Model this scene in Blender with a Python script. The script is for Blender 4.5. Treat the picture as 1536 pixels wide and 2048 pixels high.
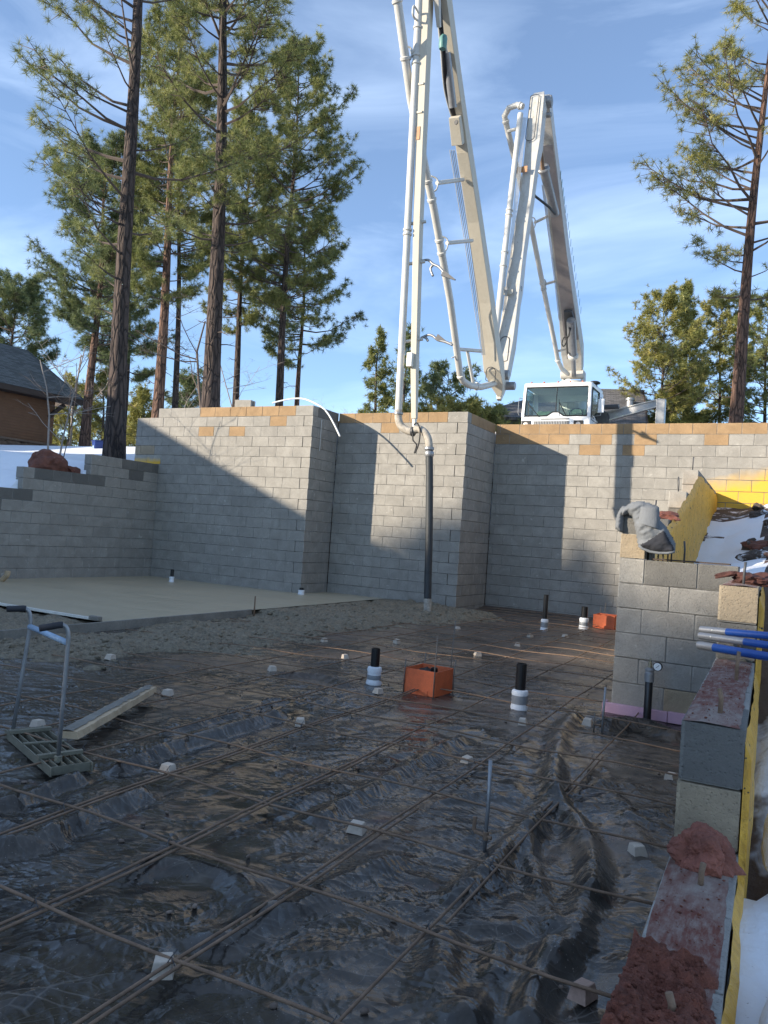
import bpy, bmesh, math, random
import numpy as np
from mathutils import Vector, Matrix, noise as mnoise

for _o in list(bpy.data.objects):
    bpy.data.objects.remove(_o, do_unlink=True)
SC = bpy.context.scene
COL = SC.collection
R = math.radians

# ------------------------------------------------------------------ camera
FPX = 1554.57                      # focal length in photograph pixels (1536 wide)
CAM = np.array([0.0, 0.0, 1.333])
c_r = np.array([0.88007201, 0.46977659, 0.06916076])
c_u = np.array([-0.04721501, -0.05835334, 0.99717884])
c_f = np.array([-0.47248703, 0.88085461, 0.02917464])
cd = bpy.data.cameras.new('camera')
cam = bpy.data.objects.new('camera', cd)
COL.objects.link(cam)
cam.matrix_world = Matrix(((c_r[0], c_u[0], -c_f[0], CAM[0]), (c_r[1], c_u[1], -c_f[1], CAM[1]),
                           (c_r[2], c_u[2], -c_f[2], CAM[2]), (0, 0, 0, 1)))
cd.sensor_fit = 'HORIZONTAL'
cd.sensor_width = 36.0
cd.lens = FPX / 1536 * 36
cd.clip_start = 0.05
cd.clip_end = 4000
SC.camera = cam

# ------------------------------------------------------------------ sky, sun, exposure
SUN_EL, SUN_AZ = 16.5, 225.0       # degrees; azimuth clockwise from +Y
to_sun = Vector((math.sin(R(SUN_AZ)) * math.cos(R(SUN_EL)), math.cos(R(SUN_AZ)) * math.cos(R(SUN_EL)), math.sin(R(SUN_EL))))
W = bpy.data.worlds.new('World')
SC.world = W
W.use_nodes = True
wt = W.node_tree
wt.nodes.clear()
w_out = wt.nodes.new('ShaderNodeOutputWorld')
w_bg = wt.nodes.new('ShaderNodeBackground')
w_bg.inputs['Strength'].default_value = 0.134
w_sky = wt.nodes.new('ShaderNodeTexSky')
w_sky.sky_type = 'NISHITA'
w_sky.sun_disc = False
w_sky.sun_elevation = R(SUN_EL)
w_sky.sun_rotation = R(SUN_AZ)
w_sky.altitude = 1900
w_sky.air_density = 1.0
w_sky.dust_density = 0.6
w_sky.ozone_density = 3.0
# thin cirrus streaks, laid out on the sky dome
w_tc = wt.nodes.new('ShaderNodeTexCoord')
w_mp = wt.nodes.new('ShaderNodeMapping')
w_mp.inputs['Rotation'].default_value = (R(20), R(-25), R(30))
w_mp.inputs['Scale'].default_value = (1.2, 2.2, 6.5)
w_n = wt.nodes.new('ShaderNodeTexNoise')
w_n.inputs['Scale'].default_value = 1.5
w_n.inputs['Detail'].default_value = 9
w_n.inputs['Roughness'].default_value = 0.55
w_n.inputs['Distortion'].default_value = 0.9
w_r = wt.nodes.new('ShaderNodeValToRGB')
w_r.color_ramp.elements[0].position = 0.42
w_r.color_ramp.elements[0].color = (0.06, 0.06, 0.06, 1)
w_r.color_ramp.elements[1].position = 0.78
w_r.color_ramp.elements[1].color = (0.30, 0.30, 0.30, 1)
w_m = wt.nodes.new('ShaderNodeMix')
w_m.data_type = 'RGBA'
w_m.inputs[7].default_value = (6.2, 7.6, 9.6, 1)
wt.links.new(w_tc.outputs['Generated'], w_mp.inputs['Vector'])
wt.links.new(w_mp.outputs[0], w_n.inputs['Vector'])
wt.links.new(w_n.outputs['Fac'], w_r.inputs[0])
wt.links.new(w_r.outputs[0], w_m.inputs[0])
wt.links.new(w_sky.outputs[0], w_m.inputs[6])
wt.links.new(w_m.outputs[2], w_bg.inputs['Color'])
wt.links.new(w_bg.outputs[0], w_out.inputs['Surface'])

sd = bpy.data.lights.new('sun', 'SUN')
sd.energy = 4.6
sd.angle = R(0.53)
sd.color = (1.0, 0.89, 0.74)
sun = bpy.data.objects.new('sun', sd)
COL.objects.link(sun)
sun.rotation_euler = to_sun.to_track_quat('Z', 'Y').to_euler()
sun.location = (0, 0, 60)
SC.view_settings.view_transform = 'Standard'
SC.view_settings.look = 'None'
SC.view_settings.exposure = 1.0
SC.view_settings.gamma = 1.0

# ------------------------------------------------------------------ helpers: measured points
def ray(x, y):
    return c_f + (x - 768) / FPX * c_r - (y - 1024) / FPX * c_u
def at_z(x, y, z=0.0):
    d = ray(x, y); return CAM + d * ((z - CAM[2]) / d[2])
def at_y(x, y, Y):
    d = ray(x, y); return CAM + d * (Y / d[1])
def at_d(x, y, D):
    return CAM + ray(x, y) * D
def px(P):
    q = np.asarray(P, float) - CAM
    z = q @ c_f
    return 768 + FPX * (q @ c_r) / z, 1024 - FPX * (q @ c_u) / z

# ------------------------------------------------------------------ helpers: materials
class NT:
    def __init__(s, name):
        s.m = bpy.data.materials.new(name)
        s.m.use_nodes = True
        s.t = s.m.node_tree
        s.b = s.t.nodes['Principled BSDF']
    def n(s, kind, **kw):
        nd = s.t.nodes.new('ShaderNode' + kind)
        for k, v in kw.items():
            if k in nd.inputs: nd.inputs[k].default_value = v
            else: setattr(nd, k, v)
        return nd
    def l(s, a, b): s.t.links.new(a, b)
    def coord(s, space='Object', scale=(1, 1, 1), rot=(0, 0, 0)):
        if space == 'World':
            o = s.n('NewGeometry').outputs['Position']
        else:
            o = s.n('TexCoord').outputs[space]
        mp = s.n('Mapping')
        mp.inputs['Scale'].default_value = scale
        mp.inputs['Rotation'].default_value = rot
        s.l(o, mp.inputs['Vector'])
        return mp.outputs[0]
    def noise(s, vec, scale, detail=5, rough=0.55, dist=0.0):
        nd = s.n('TexNoise')
        nd.inputs['Scale'].default_value = scale
        nd.inputs['Detail'].default_value = detail
        nd.inputs['Roughness'].default_value = rough
        nd.inputs['Distortion'].default_value = dist
        s.l(vec, nd.inputs['Vector'])
        return nd.outputs['Fac']
    def voro(s, vec, scale, feature='F1'):
        nd = s.n('TexVoronoi')
        nd.feature = feature
        nd.inputs['Scale'].default_value = scale
        s.l(vec, nd.inputs['Vector'])
        return nd.outputs['Distance']
    def ramp(s, fac, stops):
        nd = s.n('ValToRGB')
        e = nd.color_ramp.elements
        while len(e) < len(stops): e.new(0.5)
        for el, (p, c) in zip(e, stops):
            el.position = p
            el.color = (c, c, c, 1) if isinstance(c, (int, float)) else (*c, 1)
        s.l(fac, nd.inputs[0])
        return nd.outputs[0]
    def mix(s, fac, a, b, mode='MIX'):
        nd = s.n('Mix')
        nd.data_type = 'RGBA'
        nd.blend_type = mode
        for sock, v in ((nd.inputs[0], fac), (nd.inputs[6], a), (nd.inputs[7], b)):
            if isinstance(v, (int, float)): sock.default_value = v if sock is nd.inputs[0] else (v, v, v, 1)
            elif isinstance(v, tuple): sock.default_value = (*v, 1)
            else: s.l(v, sock)
        return nd.outputs[2]
    def math(s, op, a, b=0.5, clamp=False):
        nd = s.n('Math')
        nd.operation = op
        nd.use_clamp = clamp
        for i, v in enumerate((a, b)):
            if isinstance(v, (int, float)): nd.inputs[i].default_value = v
            else: s.l(v, nd.inputs[i])
        return nd.outputs[0]
    def bump(s, h, strength=0.3, dist=0.01, prev=None):
        nd = s.n('Bump')
        nd.inputs['Strength'].default_value = strength
        nd.inputs['Distance'].default_value = dist
        s.l(h, nd.inputs['Height'])
        if prev is not None: s.l(prev, nd.inputs['Normal'])
        return nd.outputs[0]
    def done(s, color=None, rough=None, normal=None, **kw):
        for key, v in (('Base Color', color), ('Roughness', rough), ('Normal', normal)):
            if v is None: continue
            if isinstance(v, (int, float)): s.b.inputs[key].default_value = v
            elif isinstance(v, tuple): s.b.inputs[key].default_value = (*v, 1)
            else: s.l(v, s.b.inputs[key])
        for k, v in kw.items(): s.b.inputs[k].default_value = v
        return s.m

MAT = {}
def simple(name, color, rough=0.6, var=0.25, scale=6.0, bump=0.15, bdist=0.004, space='Object', **kw):
    """plain weathered surface: two scales of tone variation and a fine relief"""
    t = NT(name)
    v = t.coord(space)
    a = t.noise(v, scale, 6, 0.6)
    b = t.noise(v, scale * 9, 4, 0.6)
    f = t.math('ADD', t.math('MULTIPLY', a, 0.65), t.math('MULTIPLY', b, 0.35))
    col = t.mix(t.ramp(f, [(0.3, 0.0), (0.7, 1.0)]), tuple(c * (1 - var) for c in color), tuple(min(1, c * (1 + var)) for c in color))
    MAT[name] = t.done(col, rough, t.bump(b, bump, bdist), **kw)
    return MAT[name]

def block_mat(name, color, paint=None, var=0.22):
    t = NT(name)
    oi = t.n('ObjectInfo')
    v = t.coord('World')
    big = t.noise(v, 1.3, 4, 0.6)
    fine = t.noise(v, 55, 5, 0.7)
    pore = t.voro(v, 75)
    rnd = t.math('ADD', t.math('MULTIPLY', oi.outputs['Random'], 0.55), t.math('MULTIPLY', big, 0.45))
    col = t.mix(rnd, tuple(c * (1 - var) for c in color), tuple(c * (1 + var) for c in color))
    col = t.mix(t.math('MULTIPLY', t.ramp(fine, [(0.35, 0.0), (0.7, 1.0)]), 0.38), col, tuple(c * 0.6 for c in color))
    mot = t.noise(v, 3.6, 6, 0.7, 0.6)
    col = t.mix(t.ramp(mot, [(0.38, 0.55), (0.56, 0.0)]), col, tuple(c * 0.66 for c in color))
    col = t.mix(t.ramp(mot, [(0.56, 0.0), (0.75, 0.5)]), col, tuple(min(1, c * 1.3) for c in color))
    # damp runs and spatter
    streak = t.noise(t.coord('World', (5, 5, 0.7)), 1.0, 5, 0.6, 0.4)
    col = t.mix(t.ramp(streak, [(0.60, 0.0), (0.78, 0.55)]), col, tuple(c * 0.55 for c in color))
    spat = t.noise(v, 9, 2, 0.5)
    col = t.mix(t.ramp(spat, [(0.70, 0.0), (0.76, 0.6)]), col, tuple(min(1, c * 1.5) for c in color))
    # smeared mortar along the edges of each block
    ge = t.n('SeparateXYZ'); t.l(t.n('TexCoord').outputs['Generated'], ge.inputs[0])
    ex = t.math('MINIMUM', ge.outputs[0], t.math('SUBTRACT', 1.0, ge.outputs[0]))
    ez = t.math('MINIMUM', ge.outputs[2], t.math('SUBTRACT', 1.0, ge.outputs[2]))
    ed = t.math('MINIMUM', t.math('MULTIPLY', ex, 2.0), ez)
    sm = t.math('SUBTRACT', t.math('MULTIPLY', t.noise(v, 6.5, 5, 0.7), 0.42), t.math('ADD', ed, 0.17))
    sm = t.math('MULTIPLY', t.ramp(sm, [(0.0, 0.0), (0.05, 0.55)]), t.math('LESS_THAN', ge.outputs[1], 0.06))
    col = t.mix(sm, col, tuple(min(1, c * 1.35) for c in color))
    if paint:
        col = paint(t, col)
    n = t.bump(fine, 0.8, 0.009)
    n = t.bump(t.ramp(pore, [(0.0, 0.0), (0.35, 1.0)]), 0.6, 0.007, n)
    pit = t.noise(v, 140, 3, 0.6)
    col = t.mix(t.ramp(pit, [(0.60, 0.0), (0.68, 0.55)]), col, tuple(c * 0.45 for c in color))
    MAT[name] = t.done(col, 0.92, n)
    return MAT[name]

block_mat('block_grey', (0.325, 0.304, 0.266), var=0.13)
block_mat('block_tan', (0.345, 0.225, 0.118), var=0.10)
block_mat('block_sand', (0.36, 0.285, 0.19), var=0.10)
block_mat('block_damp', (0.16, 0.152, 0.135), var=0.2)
def yellow_paint(t, col):
    g = t.n('NewGeometry').outputs['Position']
    sp = t.n('SeparateXYZ'); t.l(g, sp.inputs[0])
    wob = t.noise(t.coord('World'), 1.6, 5, 0.6)
    # sprayed coating: everything below a wavy line that drops towards the left
    line = t.math('ADD', t.math('MULTIPLY', sp.outputs[0], 0.32), 3.17)
    d = t.math('SUBTRACT', line, sp.outputs[2])
    d = t.math('ADD', d, t.math('MULTIPLY', t.math('SUBTRACT', wob, 0.5), 0.5))
    f = t.ramp(d, [(0.0, 0.0), (0.28, 1.0)])
    side = t.math('ADD', sp.outputs[0], t.math('MULTIPLY', t.math('SUBTRACT', wob, 0.5), 0.2))
    f2 = t.math('GREATER_THAN', side, -1.62)
    return t.mix(t.math('MULTIPLY', f, f2), col, (0.68, 0.40, 0.05))
block_mat('block_sprayed', (0.325, 0.304, 0.266), yellow_paint, 0.13)
def yellow_corner(t, col):
    g = t.n('NewGeometry').outputs['Position']
    sp = t.n('SeparateXYZ'); t.l(g, sp.inputs[0])
    wob = t.noise(t.coord('World'), 5, 4, 0.6)
    d = t.math('SUBTRACT', 2.66, sp.outputs[2])
    d = t.math('ADD', d, t.math('MULTIPLY', t.math('SUBTRACT', wob, 0.5), 0.12))
    f = t.ramp(d, [(0.0, 0.0), (0.1, 1.0)])
    return t.mix(f, col, (0.72, 0.42, 0.05))
block_mat('block_sprayed_corner', (0.36, 0.34, 0.29), yellow_corner)
simple('mortar', (0.215, 0.205, 0.185), 0.95, 0.3, 3)
simple('mortar_pale', (0.46, 0.42, 0.36), 0.95, 0.3, 3)

def m_yellow():
    t = NT('yellow_coating')
    v = t.coord('World')
    a = t.noise(v, 14, 6, 0.65, 0.6)
    b = t.noise(t.coord('World', (1, 1, 0.35)), 30, 4, 0.6)
    col = t.mix(t.ramp(a, [(0.35, 0.0), (0.7, 1.0)]), (0.60, 0.30, 0.025), (0.88, 0.48, 0.05))
    spot = t.noise(t.coord('World', (1, 0.5, 1)), 34, 3, 0.5)
    col = t.mix(t.ramp(spot, [(0.66, 0.0), (0.69, 1.0)]), col, (0.015, 0.013, 0.012))
    MAT['yellow_coating'] = t.done(col, 0.5, t.bump(a, 0.9, 0.02, t.bump(b, 0.5, 0.006)))
m_yellow()

def m_plastic():
    t = NT('black_plastic')
    geo = t.n('NewGeometry').outputs['Position']
    v = t.coord('World')
    warp = t.n('TexNoise'); warp.inputs['Scale'].default_value = 1.6; warp.inputs['Detail'].default_value = 3
    t.l(geo, warp.inputs['Vector'])
    add = t.n('VectorMath'); add.operation = 'MULTIPLY_ADD'
    t.l(warp.outputs['Color'], add.inputs[0]); add.inputs[1].default_value = (0.30, 0.30, 0); t.l(geo, add.inputs[2])
    def mapped(sx, sy, rz):
        mp = t.n('Mapping'); mp.vector_type = 'TEXTURE'; mp.inputs['Scale'].default_value = (sx, sy, 3.0); mp.inputs['Rotation'].default_value = (0, 0, rz)
        t.l(add.outputs[0], mp.inputs['Vector'])
        return mp.outputs[0]
    # crumpled film: faceted creases at three sizes, drawn out along the sheet
    f1 = t.voro(mapped(2.8, 1, R(24)), 8.5)
    f2 = t.voro(mapped(2.4, 1, R(75)), 14.0)
    f3 = t.voro(mapped(1.8, 1, R(-30)), 34.0)
    amt = t.ramp(t.noise(v, 0.9, 3, 0.6), [(0.41, 0.10), (0.60, 1.0)])
    h = t.math('ADD', t.math('MULTIPLY', f1, 0.75), t.math('ADD', t.math('MULTIPLY', f2, 0.36), t.math('MULTIPLY', f3, 0.18)))
    nrm = t.bump(t.math('MULTIPLY', h, amt), 1.0, 0.042)
    nrm = t.bump(t.noise(v, 90, 3, 0.6), 0.25, 0.003, nrm)
    dust = t.noise(v, 1.1, 7, 0.62, 0.5)
    dust2 = t.noise(v, 9, 6, 0.7)
    sp = t.n('SeparateXYZ'); t.l(geo, sp.inputs[0])
    # trodden-in soil, heavier towards the back of the pit
    far = t.math('SUBTRACT', t.math('MULTIPLY', sp.outputs[1], 0.034), 0.05)
    dm = t.ramp(t.math('ADD', dust, far), [(0.58, 0.0), (0.86, 1.0)])
    dm = t.math('MULTIPLY', dm, t.ramp(dust2, [(0.25, 0.2), (0.65, 1.0)]))
    soil = t.mix(t.noise(v, 2.2, 4, 0.6), (0.115, 0.068, 0.048), (0.19, 0.150, 0.115))
    grey = t.ramp(t.noise(v, 1.7, 6, 0.65, 0.8), [(0.34, 0.15), (0.70, 1.0)])
    base = t.mix(t.math('MULTIPLY', grey, t.ramp(dust2, [(0.2, 0.3), (0.7, 1.0)])), (0.012, 0.011, 0.010), (0.080, 0.069, 0.058))
    col = t.mix(dm, base, soil)
    red = t.noise(v, 2.6, 6, 0.65)
    col = t.mix(t.ramp(red, [(0.60, 0.0), (0.72, 0.6)]), col, (0.13, 0.050, 0.034))
    # pale lines along the creases: glints put into the colour, plus dust
    c1 = t.voro(mapped(2.8, 1, R(24)), 8.5, 'DISTANCE_TO_EDGE')
    c2 = t.voro(mapped(2.4, 1, R(75)), 14.0, 'DISTANCE_TO_EDGE')
    cm = t.math('ADD', t.ramp(c1, [(0.0, 1.0), (0.026, 0.0)]), t.math('MULTIPLY', t.ramp(c2, [(0.0, 1.0), (0.025, 0.0)]), 0.6), True)
    cm = t.math('MULTIPLY', cm, t.ramp(t.noise(v, 2.4, 5, 0.65), [(0.45, 0.0), (0.68, 0.55)]))
    col = t.mix(cm, col, (0.30, 0.265, 0.23))
    speck = t.noise(v, 120, 2, 0.5)
    col = t.mix(t.ramp(speck, [(0.71, 0.0), (0.74, 0.7)]), col, (0.34, 0.30, 0.26))
    ro = t.math('ADD', t.math('MULTIPLY', dm, 0.42), t.math('ADD', t.math('MULTIPLY', grey, 0.13), 0.10))
    MAT['black_plastic'] = t.done(col, ro, nrm, **{'Specular IOR Level': 0.6, 'Specular Tint': (1.0, 0.93, 0.84, 1.0)})
m_plastic()

def m_wet():
    t = NT('wet_concrete')
    v = t.coord('World')
    a = t.noise(t.coord('World', (0.5, 2.0, 1)), 1.4, 6, 0.6)
    col = t.mix(a, (0.40, 0.335, 0.222), (0.50, 0.42, 0.285))
    MAT['wet_concrete'] = t.done(col, t.ramp(a, [(0.3, 0.30), (0.7, 0.5)]), t.bump(t.noise(t.coord('World', (1, 7, 1)), 4, 4), 0.18, 0.01))
    t = NT('rough_concrete')
    v = t.coord('World')
    a = t.noise(v, 26, 6, 0.75)
    b = t.voro(v, 42)
    c = t.noise(v, 2.2, 4, 0.6)
    col = t.mix(c, (0.22, 0.178, 0.115), (0.37, 0.30, 0.20))
    col = t.mix(t.ramp(a, [(0.3, 0.75), (0.6, 0.0)]), col, (0.06, 0.052, 0.040))  # low spots of the relief darkened: crevice shade put into the colour
    n = t.bump(a, 0.9, 0.03)
    n = t.bump(b, 0.6, 0.015, n)
    MAT['rough_concrete'] = t.done(col, 0.75, n)
m_wet()

def m_snow():
    t = NT('snow')
    v = t.coord('World')
    a = t.noise(v, 1.4, 6, 0.6)
    d = t.noise(v, 60, 3, 0.6)
    col = t.mix(a, (0.74, 0.77, 0.82), (0.86, 0.87, 0.89))
    col = t.mix(t.ramp(d, [(0.70, 0.0), (0.74, 0.75)]), col, (0.06, 0.05, 0.045))
    MAT['snow'] = t.done(col, 0.6, t.bump(t.noise(v, 9, 6, 0.65), 0.5, 0.03))
    t = NT('snow_clean')
    v = t.coord('World')
    col = t.mix(t.noise(v, 0.7, 5, 0.6), (0.78, 0.81, 0.86), (0.88, 0.89, 0.91))
    MAT['snow_clean'] = t.done(col, 0.6, t.bump(t.noise(t.coord('World', (1, 1, 4)), 2.2, 6, 0.6, 0.6), 0.5, 0.06))
    t = NT('earth')
    v = t.coord('World')
    a = t.noise(v, 0.35, 7, 0.65)
    b = t.noise(v, 11, 6, 0.7)
    col = t.mix(b, (0.055, 0.036, 0.026), (0.16, 0.105, 0.075))
    needles = t.noise(v, 2.3, 5, 0.7)
    col = t.mix(t.ramp(needles, [(0.45, 0.0), (0.7, 0.7)]), col, (0.15, 0.12, 0.07))
    sn = t.ramp(a, [(0.52, 0.0), (0.56, 1.0)])
    col = t.mix(sn, col, (0.82, 0.84, 0.88))
    MAT['earth'] = t.done(col, 0.9, t.bump(b, 0.7, 0.05))
    t = NT('clods')
    v = t.coord('World')
    a = t.noise(v, 3.2, 7, 0.7)
    b = t.noise(v, 30, 6, 0.7)
    col = t.mix(b, (0.03, 0.022, 0.018), (0.13, 0.095, 0.075))
    col = t.mix(t.ramp(t.noise(v, 1.3, 4), [(0.5, 0.0), (0.62, 0.8)]), col, (0.11, 0.045, 0.035))
    col = t.mix(t.ramp(a, [(0.54, 0.0), (0.60, 1.0)]), col, (0.78, 0.79, 0.82))
    MAT['clods'] = t.done(col, 0.9, t.bump(b, 0.9, 0.03))
m_snow()

def m_bark(name, dark, light, sc=1.0):
    t = NT(name)
    v0 = t.coord('Object', (1, 1, 0.22))
    wn = t.n('TexNoise'); wn.inputs['Scale'].default_value = 5.0 * sc; wn.inputs['Detail'].default_value = 3; t.l(v0, wn.inputs['Vector'])
    va = t.n('VectorMath'); va.operation = 'MULTIPLY_ADD'; t.l(wn.outputs['Color'], va.inputs[0]); va.inputs[1].default_value = (0.16, 0.16, 0.16); t.l(v0, va.inputs[2])
    v = va.outputs[0]
    cells = t.voro(v, 9 * sc, 'DISTANCE_TO_EDGE')
    n2 = t.noise(v, 16 * sc, 6, 0.7)
    oi = t.n('ObjectInfo')
    f = t.math('MULTIPLY', t.ramp(cells, [(0.0, 0.25), (0.12, 1.0)]), n2)
    col = t.mix(t.ramp(f, [(0.1, 0.0), (0.62, 1.0)]), dark, light)
    n = t.bump(t.ramp(cells, [(0.0, 0.0), (0.2, 1.0)]), 0.9, 0.05)
    n = t.bump(n2, 0.6, 0.02, n)
    MAT[name] = t.done(col, 0.95, n)
m_bark('bark_dark', (0.018, 0.013, 0.011), (0.095, 0.068, 0.055))
m_bark('bark_red', (0.025, 0.014, 0.010), (0.20, 0.115, 0.078))
m_bark('bark_grey', (0.03, 0.025, 0.022), (0.16, 0.13, 0.11), 1.5)
simple('twig', (0.10, 0.075, 0.06), 0.9, 0.3, 8)
simple('twig_pale', (0.30, 0.25, 0.21), 0.9, 0.3, 8)

def m_needles(name, c1, c2, c3):
    t = NT(name)
    at = t.n('Attribute'); at.attribute_name = 'tint'
    col = t.ramp(at.outputs['Fac'], [(0.0, c1), (0.55, c2), (1.0, c3)])
    b = t.b
    t.done(col, 0.6)
    tr = t.n('BsdfTranslucent'); t.l(col, tr.inputs['Color'])
    ms = t.n('MixShader'); ms.inputs[0].default_value = 0.35
    t.l(b.outputs[0], ms.inputs[1]); t.l(tr.outputs[0], ms.inputs[2])
    t.l(ms.outputs[0], t.t.nodes['Material Output'].inputs['Surface'])
    MAT[name] = t.m
m_needles('needles_olive', (0.085, 0.110, 0.034), (0.225, 0.245, 0.075), (0.40, 0.38, 0.14))
m_needles('needles_blue', (0.062, 0.092, 0.042), (0.155, 0.195, 0.078), (0.28, 0.30, 0.13))
m_needles('needles_yellow', (0.115, 0.125, 0.036), (0.31, 0.30, 0.080), (0.48, 0.41, 0.14))

simple('rebar_rust', (0.21, 0.135, 0.085), 0.85, 0.45, 14, 0.6, 0.003)
simple('rebar_grey', (0.16, 0.135, 0.11), 0.7, 0.3, 14, 0.6, 0.003)
simple('steel_grey', (0.42, 0.42, 0.40), 0.5, 0.2, 20, 0.1)
simple('galvanised', (0.30, 0.30, 0.30), 0.42, 0.2, 14, 0.2, Metallic=0.5)
simple('dobie', (0.56, 0.47, 0.37), 0.95, 0.16, 12, 0.5)
simple('dobie_dirty', (0.42, 0.28, 0.21), 0.95, 0.35, 9, 0.5)
simple('black_pipe', (0.012, 0.012, 0.013), 0.3, 0.2, 8, 0.05)
simple('foam_white', (0.78, 0.79, 0.79), 0.55, 0.05, 12, 0.3, 0.006)
simple('duct_tape', (0.24, 0.25, 0.255), 0.38, 0.18, 25, 0.3)
simple('orange_box', (0.60, 0.125, 0.040), 0.6, 0.30, 9, 0.2)
simple('gravel_dark', (0.06, 0.05, 0.042), 0.9, 0.6, 18, 0.8, 0.02)
simple('pink_foam', (0.55, 0.33, 0.40), 0.7, 0.12, 6, 0.2)
simple('blue_paint', (0.014, 0.062, 0.26), 0.35, 0.25, 9, 0.1)
simple('blue_faded', (0.30, 0.42, 0.55), 0.5, 0.3, 12, 0.1)
simple('grip_black', (0.03, 0.03, 0.035), 0.75, 0.3, 15, 0.3)
simple('tool_metal', (0.19, 0.175, 0.125), 0.6, 0.3, 14, 0.3)
simple('lumber', (0.50, 0.37, 0.23), 0.85, 0.25, 7, 0.3)
simple('form_board', (0.22, 0.20, 0.165), 0.85, 0.35, 5, 0.5, 0.008)
simple('aluminium', (0.70, 0.67, 0.58), 0.45, 0.2, 9, 0.2)
simple('hoodie', (0.155, 0.163, 0.17), 0.95, 0.14, 10, 0.6, 0.008)
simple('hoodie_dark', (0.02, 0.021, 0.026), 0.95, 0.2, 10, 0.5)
simple('brass', (0.42, 0.37, 0.26), 0.35, 0.2, 20, 0.2, Metallic=0.7)
simple('dial_white', (0.85, 0.84, 0.8), 0.4, 0.03, 10, 0.0)
simple('white_pvc', (0.66, 0.66, 0.63), 0.4, 0.05, 8, 0.05)
simple('hose_rubber', (0.026, 0.03, 0.032), 0.55, 0.4, 10, 0.4)
simple('pipe_splashed', (0.40, 0.355, 0.29), 0.8, 0.5, 16, 0.7, 0.01)
simple('bin_blue', (0.01, 0.035, 0.17), 0.4, 0.1, 6, 0.05)
simple('siding', (0.19, 0.095, 0.05), 0.8, 0.15, 3, 0.2)
simple('trim_dark', (0.05, 0.032, 0.024), 0.75, 0.2, 3, 0.1)
simple('house_stone', (0.17, 0.115, 0.08), 0.9, 0.4, 2.5, 0.8, 0.03)
simple('grey_siding', (0.20, 0.21, 0.22), 0.8, 0.12, 3, 0.1)
def m_shingle(name, c):
    t = NT(name)
    v = t.coord('Object')
    br = t.n('TexBrick')
    br.inputs['Scale'].default_value = 1.0
    br.inputs['Brick Width'].default_value = 0.30
    br.inputs['Row Height'].default_value = 0.14
    br.inputs['Mortar Size'].default_value = 0.012
    br.inputs['Color1'].default_value = (*[k * 0.65 for k in c], 1)
    br.inputs['Color2'].default_value = (*[k * 1.35 for k in c], 1)
    br.inputs['Mortar'].default_value = (*[k * 0.45 for k in c], 1)
    t.l(v, br.inputs['Vector'])
    MAT[name] = t.done(br.outputs[0], 0.9, t.bump(t.noise(v, 30, 4), 0.5, 0.01))
m_shingle('shingle_grey', (0.12, 0.125, 0.122))
m_shingle('shingle_warm', (0.11, 0.105, 0.105))

def m_truck():
    t = NT('white_paint')
    v = t.coord('World')
    a = t.noise(v, 1.6, 6, 0.6)
    g = t.noise(t.coord('World', (3, 3, 0.8)), 3.0, 6, 0.7)
    spots = t.noise(v, 17, 5, 0.65)
    col = t.mix(a, (0.44, 0.42, 0.375), (0.60, 0.58, 0.53))
    col = t.mix(t.ramp(g, [(0.47, 0.0), (0.70, 0.7)]), col, (0.40, 0.35, 0.27))
    col = t.mix(t.ramp(spots, [(0.63, 0.0), (0.69, 0.85)]), col, (0.20, 0.165, 0.12))
    MAT['white_paint'] = t.done(col, 0.42, t.bump(spots, 0.15, 0.004))
    t = NT('cream_paint')
    v = t.coord('World')
    g = t.noise(t.coord('World', (5, 5, 1.2)), 3.0, 6, 0.7)
    spots = t.noise(v, 20, 5, 0.7)
    col = t.mix(g, (0.44, 0.395, 0.305), (0.58, 0.535, 0.44))
    col = t.mix(t.ramp(spots, [(0.66, 0.0), (0.72, 0.8)]), col, (0.23, 0.17, 0.11))
    MAT['cream_paint'] = t.done(col, 0.55, t.bump(spots, 0.2, 0.004))
m_truck()
simple('white_pipe', (0.54, 0.525, 0.48), 0.4, 0.12, 3, 0.08)
simple('cab_white', (0.76, 0.77, 0.77), 0.3, 0.08, 2, 0.03)
simple('black_rubber', (0.014, 0.014, 0.015), 0.6, 0.3, 9, 0.2)
simple('dark_metal', (0.06, 0.06, 0.062), 0.5, 0.3, 9, 0.2)
simple('copper_plate', (0.45, 0.22, 0.09), 0.4, 0.25, 9, 0.1)
simple('green_lettering', (0.10, 0.24, 0.22), 0.5, 0.15, 9, 0.0)
simple('headlight_glass', (0.55, 0.5, 0.45), 0.15, 0.1, 9, 0.0)
simple('seat_green', (0.30, 0.42, 0.30), 0.8, 0.15, 9, 0.1)
simple('amber_lens', (0.45, 0.10, 0.02), 0.25, 0.1, 9, 0.0)
def m_glass():
    t = NT('cab_glass')
    t.done((0.55, 0.66, 0.62), 0.03, None, **{'Transmission Weight': 1.0, 'IOR': 1.45})
    MAT['cab_glass'] = t.m
m_glass()
def m_rock(name, c):
    t = NT(name)
    v = t.coord('Object')
    a = t.noise(v, 7, 7, 0.7)
    b = t.noise(v, 30, 5, 0.7)
    col = t.mix(t.ramp(a, [(0.3, 0.0), (0.7, 1.0)]), tuple(k * 0.5 for k in c), tuple(k * 1.25 for k in c))
    pale = t.noise(v, 11, 4, 0.6)
    col = t.mix(t.ramp(pale, [(0.66, 0.0), (0.74, 0.45)]), col, (0.45, 0.36, 0.33))
    MAT[name] = t.done(col, 0.85, t.bump(a, 0.8, 0.03, t.bump(b, 0.5, 0.008)))
m_rock('red_rock', (0.27, 0.095, 0.062))
m_rock('rust_rock', (0.17, 0.062, 0.038))
m_rock('maroon_rock', (0.085, 0.030, 0.022))
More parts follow.
